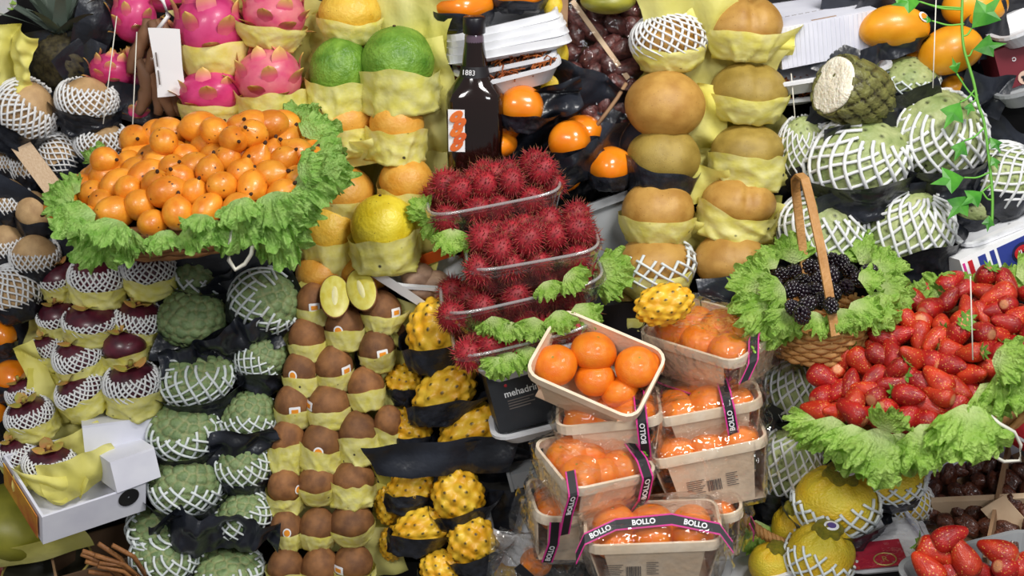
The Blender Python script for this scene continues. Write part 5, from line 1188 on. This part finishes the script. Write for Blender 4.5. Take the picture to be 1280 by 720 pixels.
# ------------------------------------------------------------------ mandarin punnets
def rr(hw, hd, z, rc, n=5):
    p = []
    for cx, cy, a0 in ((1, 1, 0), (-1, 1, 90), (-1, -1, 180), (1, -1, 270)):
        for i in range(n):
            a = math.radians(a0 + 90 * i / (n - 1)); p.append((cx * (hw - rc) + rc * math.cos(a), cy * (hd - rc) + rc * math.sin(a), z))
    return p
def ribbon(o, pts, side, wid=.0115, words=()):
    pts = np.array(pts, dtype=float); n = len(pts); t = np.linspace(0, n - 1, n * 6); q = np.stack([np.interp(t, np.arange(n), pts[:, i]) for i in range(3)], -1)
    side = np.array(side, dtype=float) / np.linalg.norm(side)
    v, f = strip(q, wid, .0006, side); rb = add('ribbon', mesh('ribbon', v, f, G['black_print'], False), Matrix(), o); rb['label'] = 'black ribbon with pink dotted edges and white lettering'
    for e in (-1, 1):
        v, f = strip(q + side * e * wid * .46, wid * .13, .0012, side); add('pink_edge', mesh('pink_edge', v, f, G['pink_print'], False), Matrix(), rb)
    for body, i0, sz in words:
        p = Vector(pts[i0]) + (Vector(pts[i0 + 1]) - Vector(pts[i0])) * .5; tg = (Vector(pts[i0 + 1]) - Vector(pts[i0])).normalized(); sd = Vector(side); sd = (sd - tg * sd.dot(tg)).normalized()
        nn = tg.cross(sd)
        if nn.y > 0 and abs(nn.y) > abs(nn.z) or (abs(nn.z) >= abs(nn.y) and nn.z < 0): sd = -sd; nn = -nn
        M = Matrix((tg, sd, nn)).transposed().to_4x4(); M.translation = p + nn * .0009
        if body == 'leaf':
            for k_ in (-1, 1): add('leaf_mark', ball('leaf_mark', 'green_print', 6, 8), M @ T(k_ * .0025, k_ * .001, 0) @ RZ(35) @ SCL(.003, .0014, .0004), rb)
        else: add('lettering', text_mesh(body, sz, 'white_print', bold=.0002), M, rb)
def punnet(px, py, dz, u, v, h, label, wrapped=True, fruits=(), seed=0, bars=None, ribbons=(), nfr=6, cat='punnet', puff=.016):
    M, w, d = cam_basis(px, py, dz, u, v); o = tag(add('punnet', None, M @ T(0, 0, -h)), label, cat, 'mandarin punnets')
    hw, hd = w / 2, d / 2; b = .80
    def panel(x0, x1, side):
        th = .0016; g = .76
        P = lambda s, z: {'f': (s * (hw * g) * (b + (1 - b) * z / h), -hd * (b + (1 - b) * z / h), z), 'b': (s * (hw * g) * (b + (1 - b) * z / h), hd * (b + (1 - b) * z / h), z), 'l': (-hw * (b + (1 - b) * z / h), s * (hd * g) * (b + (1 - b) * z / h), z), 'r': (hw * (b + (1 - b) * z / h), s * (hd * g) * (b + (1 - b) * z / h), z)}[side]
        inw = {'f': (0, 1, 0), 'b': (0, -1, 0), 'l': (1, 0, 0), 'r': (-1, 0, 0)}[side]
        q = [P(-1, 0), P(1, 0), P(1, h - .002), P(-1, h - .002)]; q2 = [tuple(a + c * th for a, c in zip(p, inw)) for p in q]
        return mesh('side_panel', q + q2, [[0, 1, 2, 3], [7, 6, 5, 4], [0, 4, 5, 1], [1, 5, 6, 2], [2, 6, 7, 3], [3, 7, 4, 0]], G['wood_veneer'], False)
    fp = add('side_panel', panel(0, 0, 'f'), Matrix(), o)
    for s in 'blr': add('side_panel', panel(0, 0, s), Matrix(), o)
    add('bottom', MB().box(-hw * b, hw * b, -hd * b, hd * b, 0, .0016).mesh('bottom', G['wood_veneer']), Matrix(), o)
    rs_ = [rr(hw - .002, hd - .002, h - .011, .016), rr(hw + .001, hd + .001, h - .011, .018), rr(hw + .001, hd + .001, h, .018), rr(hw - .0025, hd - .0025, h, .015), rr(hw - .002, hd - .002, h - .011, .016)]
    add('rim_band', mesh('rim_band', [p for q in rs_ for p in q], grid_faces(5, 20, True), G['wood_rim'], False), Matrix(), o)
    if bars is not None:
        x0, z0 = bars
        sl = math.atan2(hd * (1 - b), h)
        Mb = T(x0, -hd * (b + (1 - b) * z0 / h) - .0006, z0) @ RX(math.degrees(-sl) * -1)
        bar = MB(); x = -.009; r = random.Random(3)
        while x < .007:
            wd = r.choice((.0006, .0010, .0015)); bar.box(x, x + wd, -.0003, 0, -.008, .006); x += wd + r.choice((.0005, .0009))
        bc = add('barcode', bar.mesh('barcode', G['grey_print']), Mb, fp)
        tx = MB()
        for q in range(7):
            tx.box(-.032, -.012 - .002 * (q % 3), -.0003, 0, .008 - q * .0026, .0088 - q * .0026)
            tx.box(.013, .026 - .003 * (q % 2), -.0003, 0, .010 - q * .0026, .0108 - q * .0026)
        add('small_print', tx.mesh('small_print', G['grey_print']), Mb, fp)
    if wrapped:
        rows = [rr(hw * .5, hd * .5, -.004, .01, 9), rr(hw * b + .002, hd * b + .002, -.003, .016, 9), rr(hw * .9 + .004, hd * .9 + .004, h * .5, .018, 9), rr(hw + .004, hd + .004, h, .02, 9), rr(hw * .93, hd * .9, h + puff * .7, .018, 9), rr(hw * .6, hd * .55, h + puff, .012, 9), rr(hw * .05, hd * .05, h + puff * 1.05, .001, 9)]
        A = np.array(rows); t = np.linspace(0, 6, 25); A = np.stack([np.stack([np.interp(t, np.arange(7), A[:, j, k]) for k in range(3)], -1) for j in range(36)], 1); nc = 36
        p = A.reshape(-1, 3); nz = (1 - np.abs(sn(p, 70, seed, 1))) ** 2 * .005 + .0026 * sn(p, 150, seed + 1, 2)
        ctr = np.array([0, 0, h * .5]); dirn = p - ctr; dirn /= np.linalg.norm(dirn, axis=1)[:, None] + 1e-9; p = p + dirn * nz[:, None]
        add('plastic_wrap', mesh('plastic_wrap', p, grid_faces(25, nc, True), G['cling_film']), Matrix(), o)
    if wrapped:
        for q, (sx_, wd_) in enumerate(((1, .05), (-1, .045), (1, .04))):
            add('plastic_wrap', sheet_mesh('plastic_wrap', seed * 7 + q, 'cling_film', wd_, h * .9, .007, 24, 20, fr=110), T(sx_ * (hw * .9 + .004), -hd * .55 + .03 * q, h * .5) @ RZ(55 * sx_), o)
    for rb_ in ribbons: ribbon(o, *rb_)
    R_ = .0262
    pts = [iq for iq in fruits]
    r = random.Random(seed)
    nxt = 'mandarin in the ' + label.split(',')[0]
    if not pts:
        for gx in (-1, 0, 1):
            for gy in (-.5, .5):
                Mf = M @ T(gx * (hw - R_) * .88, gy * 2 * (hd - R_) * .75, -.012 + r.uniform(-.003, .006))
                tag(add('mandarin', K['mandarin'][0], Mf @ RZ(r.uniform(0, 360)) @ RX(r.uniform(-40, 40)) @ SCL(R_ * .93, R_ * .93, R_ * .78)), nxt, 'mandarin', 'mandarins in the ' + label.split(',')[0])
    for i, (x, y, rad, zo, words) in enumerate(pts):
        p = on_plane(x, y, M, zo)
        tag(add('mandarin', K['mandarin'][i % 2], Matrix.Translation(p) @ FR(r.uniform(-30, 30), r.uniform(10, 60)) @ SCL(S(rad, dz), S(rad, dz), S(rad * .82, dz))), words, 'mandarin')
    return o
OP = 'glossy mandarin in the open punnet, '
punnet(746, 453, .165, (135, 57, -32), (48, -80, 60), .056, 'open wooden punnet, tilted forward on the very top', False,
       [(695, 457, 28, -.018, OP + 'by its outer end'), (742, 440, 30, -.016, OP + 'against the back panel'), (744, 473, 26, -.030, OP + 'showing its stem end'), (796, 459, 28, -.012, OP + 'largest, near the inner end'), (775, 490, 24, -.034, OP + 'low behind the front corner'), (808, 452, 24, -.022, OP + 'half hidden behind the largest')], 1)
h_ = .055
def vrib(x, w, d, hh=h_, top=.4):   # a ribbon running up the front panel and over the top
    return [(x, -d * .42, 0), (x, -d * .5 - .004, hh * .5), (x, -d * .5 - .005, hh), (x, -d * .38, hh + .013), (x, d * (top - .5), hh + .017)]
punnet(888, 410, .105, (110, 33, -100), (75, -45, 65), .056, 'wrapped punnet at the back, beside the blackberry basket', True, seed=2,
       ribbons=(([(.02, .058, .03), (.045, .035, .062), (.068, -.01, .066), (.080, -.03, .05), (.076, -.045, .03)], (.6, .7, .3), .0125, (('BOLLO', 1, .008), ('leaf', 2, 0))),
                ([(-.075, -.052, -.004), (-.03, -.056, -.006), (.02, -.056, -.006), (.07, -.054, -.002)], (0, 0, 1), .011, (('BOLLO', 0, .008), ('BOLLO', 2, .008), ('leaf', 1, 0)))))
punnet(760, 506, .135, (128, -14, -10), (12, -35, 95), h_, 'wrapped punnet directly under the open one', True, seed=3, ribbons=((vrib(.036, .13, .10), (1, 0, .1), .0125, (('BOLLO', 1, .008), ('leaf', 0, 0))),))
punnet(880, 492, .118, (130, -25, -10), (15, -35, 95), h_, 'wrapped punnet with a ribbon under the rear one', True, seed=4, ribbons=((vrib(.022, .13, .10), (1, 0, .25), .0125, (('BOLLO', 1, .008), ('leaf', 0, 0))),))
punnet(744, 570, .165, (112, -16, 55), (-50, -50, 80), .058, 'wrapped punnet turned outward, third from the top', True, seed=5, ribbons=((vrib(.036, .11, .10, .058), (1, 0, 0), .0135, (('BOLLO', 1, .009), ('leaf', 0, 0))), ([(-.058, -.05, .0), (-.06, -.054, .03), (-.058, -.056, .058), (-.05, -.03, .07)], (1, 0, 0), .012, (('BOLLO', 1, .008),))))
punnet(880, 543, .126, (142, -30, -10), (10, -30, 95), .074, 'wrapped punnet showing a barcode on its plain side', True, seed=6, bars=(.0, .03))
punnet(716, 622, .140, (104, 5, 20), (-8, -35, 90), .060, 'wrapped punnet near the bottom beside the white tub', True, seed=7, ribbons=(([(-.03, -.04, .0), (-.028, -.05, .03), (-.03, -.052, .058)], (1, 0, 0), .012, (('BOLLO', 0, .008),)),))
punnet(862, 622, .115, (124, -15, -20), (8, -35, 95), .058, 'wrapped punnet behind the front one, beside the white tray', True, seed=8, ribbons=(([(.067, -.02, .01), (.069, -.035, .03), (.066, -.05, .05)], (.2, 1, .2), .0125, (('BOLLO', 0, .008),)),))
punnet(815, 652, .190, (168, -8, -10), (6, -38, 95), .060, 'wrapped front punnet, barcode in front and ribbon across its top', True, seed=9, bars=(-.022, .024), ribbons=(([(-.084, -.052, .050), (-.074, -.044, .068), (-.04, -.03, .076), (.02, -.03, .080), (.07, -.04, .072), (.083, -.05, .055)], (0, .5, .6), .0125, (('BOLLO', 1, .008), ('BOLLO', 2, .008), ('BOLLO', 3, .008))),))
ph = tag(add('film_bundle', None, TRS(672, 712, .13, a=10)), 'crumpled clear film bundle around an orange at the bottom edge', 'packet')
for q in range(3): add('plastic_wrap', sheet_mesh('plastic_wrap', 60 + q, 'cling_film', .10, .07, .014, fr=70), T(.008 * q - .01, -.012 + .012 * q, .004 * q) @ RX(-20 + 20 * q), ph)
add('ribbon', MB().box(-.03, .012, -.001, .0, -.005, .005).mesh('ribbon', G['black_print']), T(.0, -.022, -.004) @ RY(35), ph)
fruit('mandarin', 670, 703, 40, 36, .115, 'mandarin inside the crumpled film at the bottom edge', 'mandarin')
# hanging threads
for x0, y0, x1, y1, dz, lb in ((146, 20, 129, 155, .02, 'thin tan thread hanging before the tan netted pear'), (171, 40, 165, 175, .02, 'thin tan thread hanging beside the pod bag'), (989, 92, 994, 150, .02, 'thin pale thread beside the brownish olive mamey'), (1170, 0, 1166, 110, .09, 'thin pale thread crossing the hanging mango'), (1213, 345, 1216, 450, .235, 'thin clear thread over the strawberry heap')):
    tag(add('thread', MB().tube([tuple(W(x0, y0, dz)), tuple(W((x0 + x1) / 2, (y0 + y1) / 2, dz + .002)), tuple(W(x1, y1, dz))], .0007, 5).mesh('thread', G['string'], True)), lb, 'thread')

# ------------------------------------------------------------------ labels that single out the members of each heap
ORD = 'first second third fourth fifth sixth seventh eighth ninth tenth eleventh twelfth thirteenth fourteenth fifteenth sixteenth seventeenth eighteenth nineteenth twentieth'.split()
HOUR = 'twelve one two three four five six seven eight nine ten eleven'.split()
bpy.context.view_layer.update()
def proj(o):
    p = o.matrix_world.to_translation() - CAM; d = p.dot(CF); return 640 + p.dot(CR) / d * FPX, 360 - p.dot(CU) / d * FPX
MEM = {}
for o in list(COL.objects):
    if o.get('group'): MEM.setdefault(o['group'], []).append((o, *proj(o)))
def by_rows(group, nrow, fmt, slope=0.0):
    """rows counted from the back (top) of the heap, members counted along each row"""
    ms = sorted(MEM[group], key=lambda m: m[2] - slope * m[1]); n = len(ms); rows = [ms[i * n // nrow:(i + 1) * n // nrow] for i in range(nrow)]
    for i, r in enumerate(rows):
        for j, m in enumerate(sorted(r, key=lambda m: m[1])): m[0]['label'] = fmt.format(ORD[j], ORD[i])
def by_clock(group, cx, cy, asp, fmt):
    cl = {}
    for o, x, y in MEM[group]:
        h = round(math.degrees(math.atan2(x - cx, (cy - y) * asp)) / 30) % 12; cl.setdefault(h, []).append((math.hypot(x - cx, (y - cy) * asp), o))
    for h, q in cl.items():
        q.sort(key=lambda e: e[0])
        for j, (_, o) in enumerate(q): o['label'] = fmt.format(HOUR[h]) + (', ' + ('innermost', 'outermost')[j] + ' there' if len(q) == 2 else ', ' + ORD[j] + ' outward' if len(q) > 2 else '')
by_rows('granadillas in the basket', 8, 'orange granadilla, {} from the pear side in the {} row from the back', -.18)
by_rows('strawberries in the big heap', 7, 'red strawberry, {} from the mandarin side in the {} row down the big heap', -.4)
by_rows('blackberries in the basket', 5, 'blackberry, {} from the mandarin side in the {} row of the handled basket', -.1)
for nm in ('top', 'second', 'third', 'lowest'):
    by_rows('rambutans in the ' + nm + ' tray', 3, 'hairy rambutan, {} from the melon side in the {} row of the ' + nm + ' tray', -.2)
by_rows('dates in the upright box', 5, 'wrinkled date, {} from the lemon side in the {} row of the upright box')
by_rows('dates in the divided tray', 5, 'black date, {} from the ugli side in the {} row of the divided tray', -.3)
by_rows('strawberries at the bottom edge', 2, 'large strawberry, {} from the red packet in the {} row at the bottom edge')
by_clock('lettuce round the granadillas', 245, 215, 2, "frilly lettuce leaf at {} o'clock round the granadilla basket")
by_clock('lettuce round the strawberries', 1175, 445, 1.3, "frilly lettuce leaf at {} o'clock round the strawberry heap")
by_clock('lettuce round the blackberries', 1024, 365, 2, "bright lettuce leaf at {} o'clock round the blackberry basket")
by_rows('lettuce between the rambutans', 3, 'small lettuce piece, {} from the melon side in the {} green layer of rambutans')
for g in list(MEM):
    if g.startswith('mandarins in the '):
        by_rows(g, 2, 'mandarin, {} along, {} row, ' + g[17:])
by_rows('mushrooms in the foam tray', 2, 'brown mushroom cap, {} along in the {} row of the foam tray')
by_rows('strawberries under the big heap', 4, 'strawberry deep in the heap, {} from the mandarin side, {} row down')
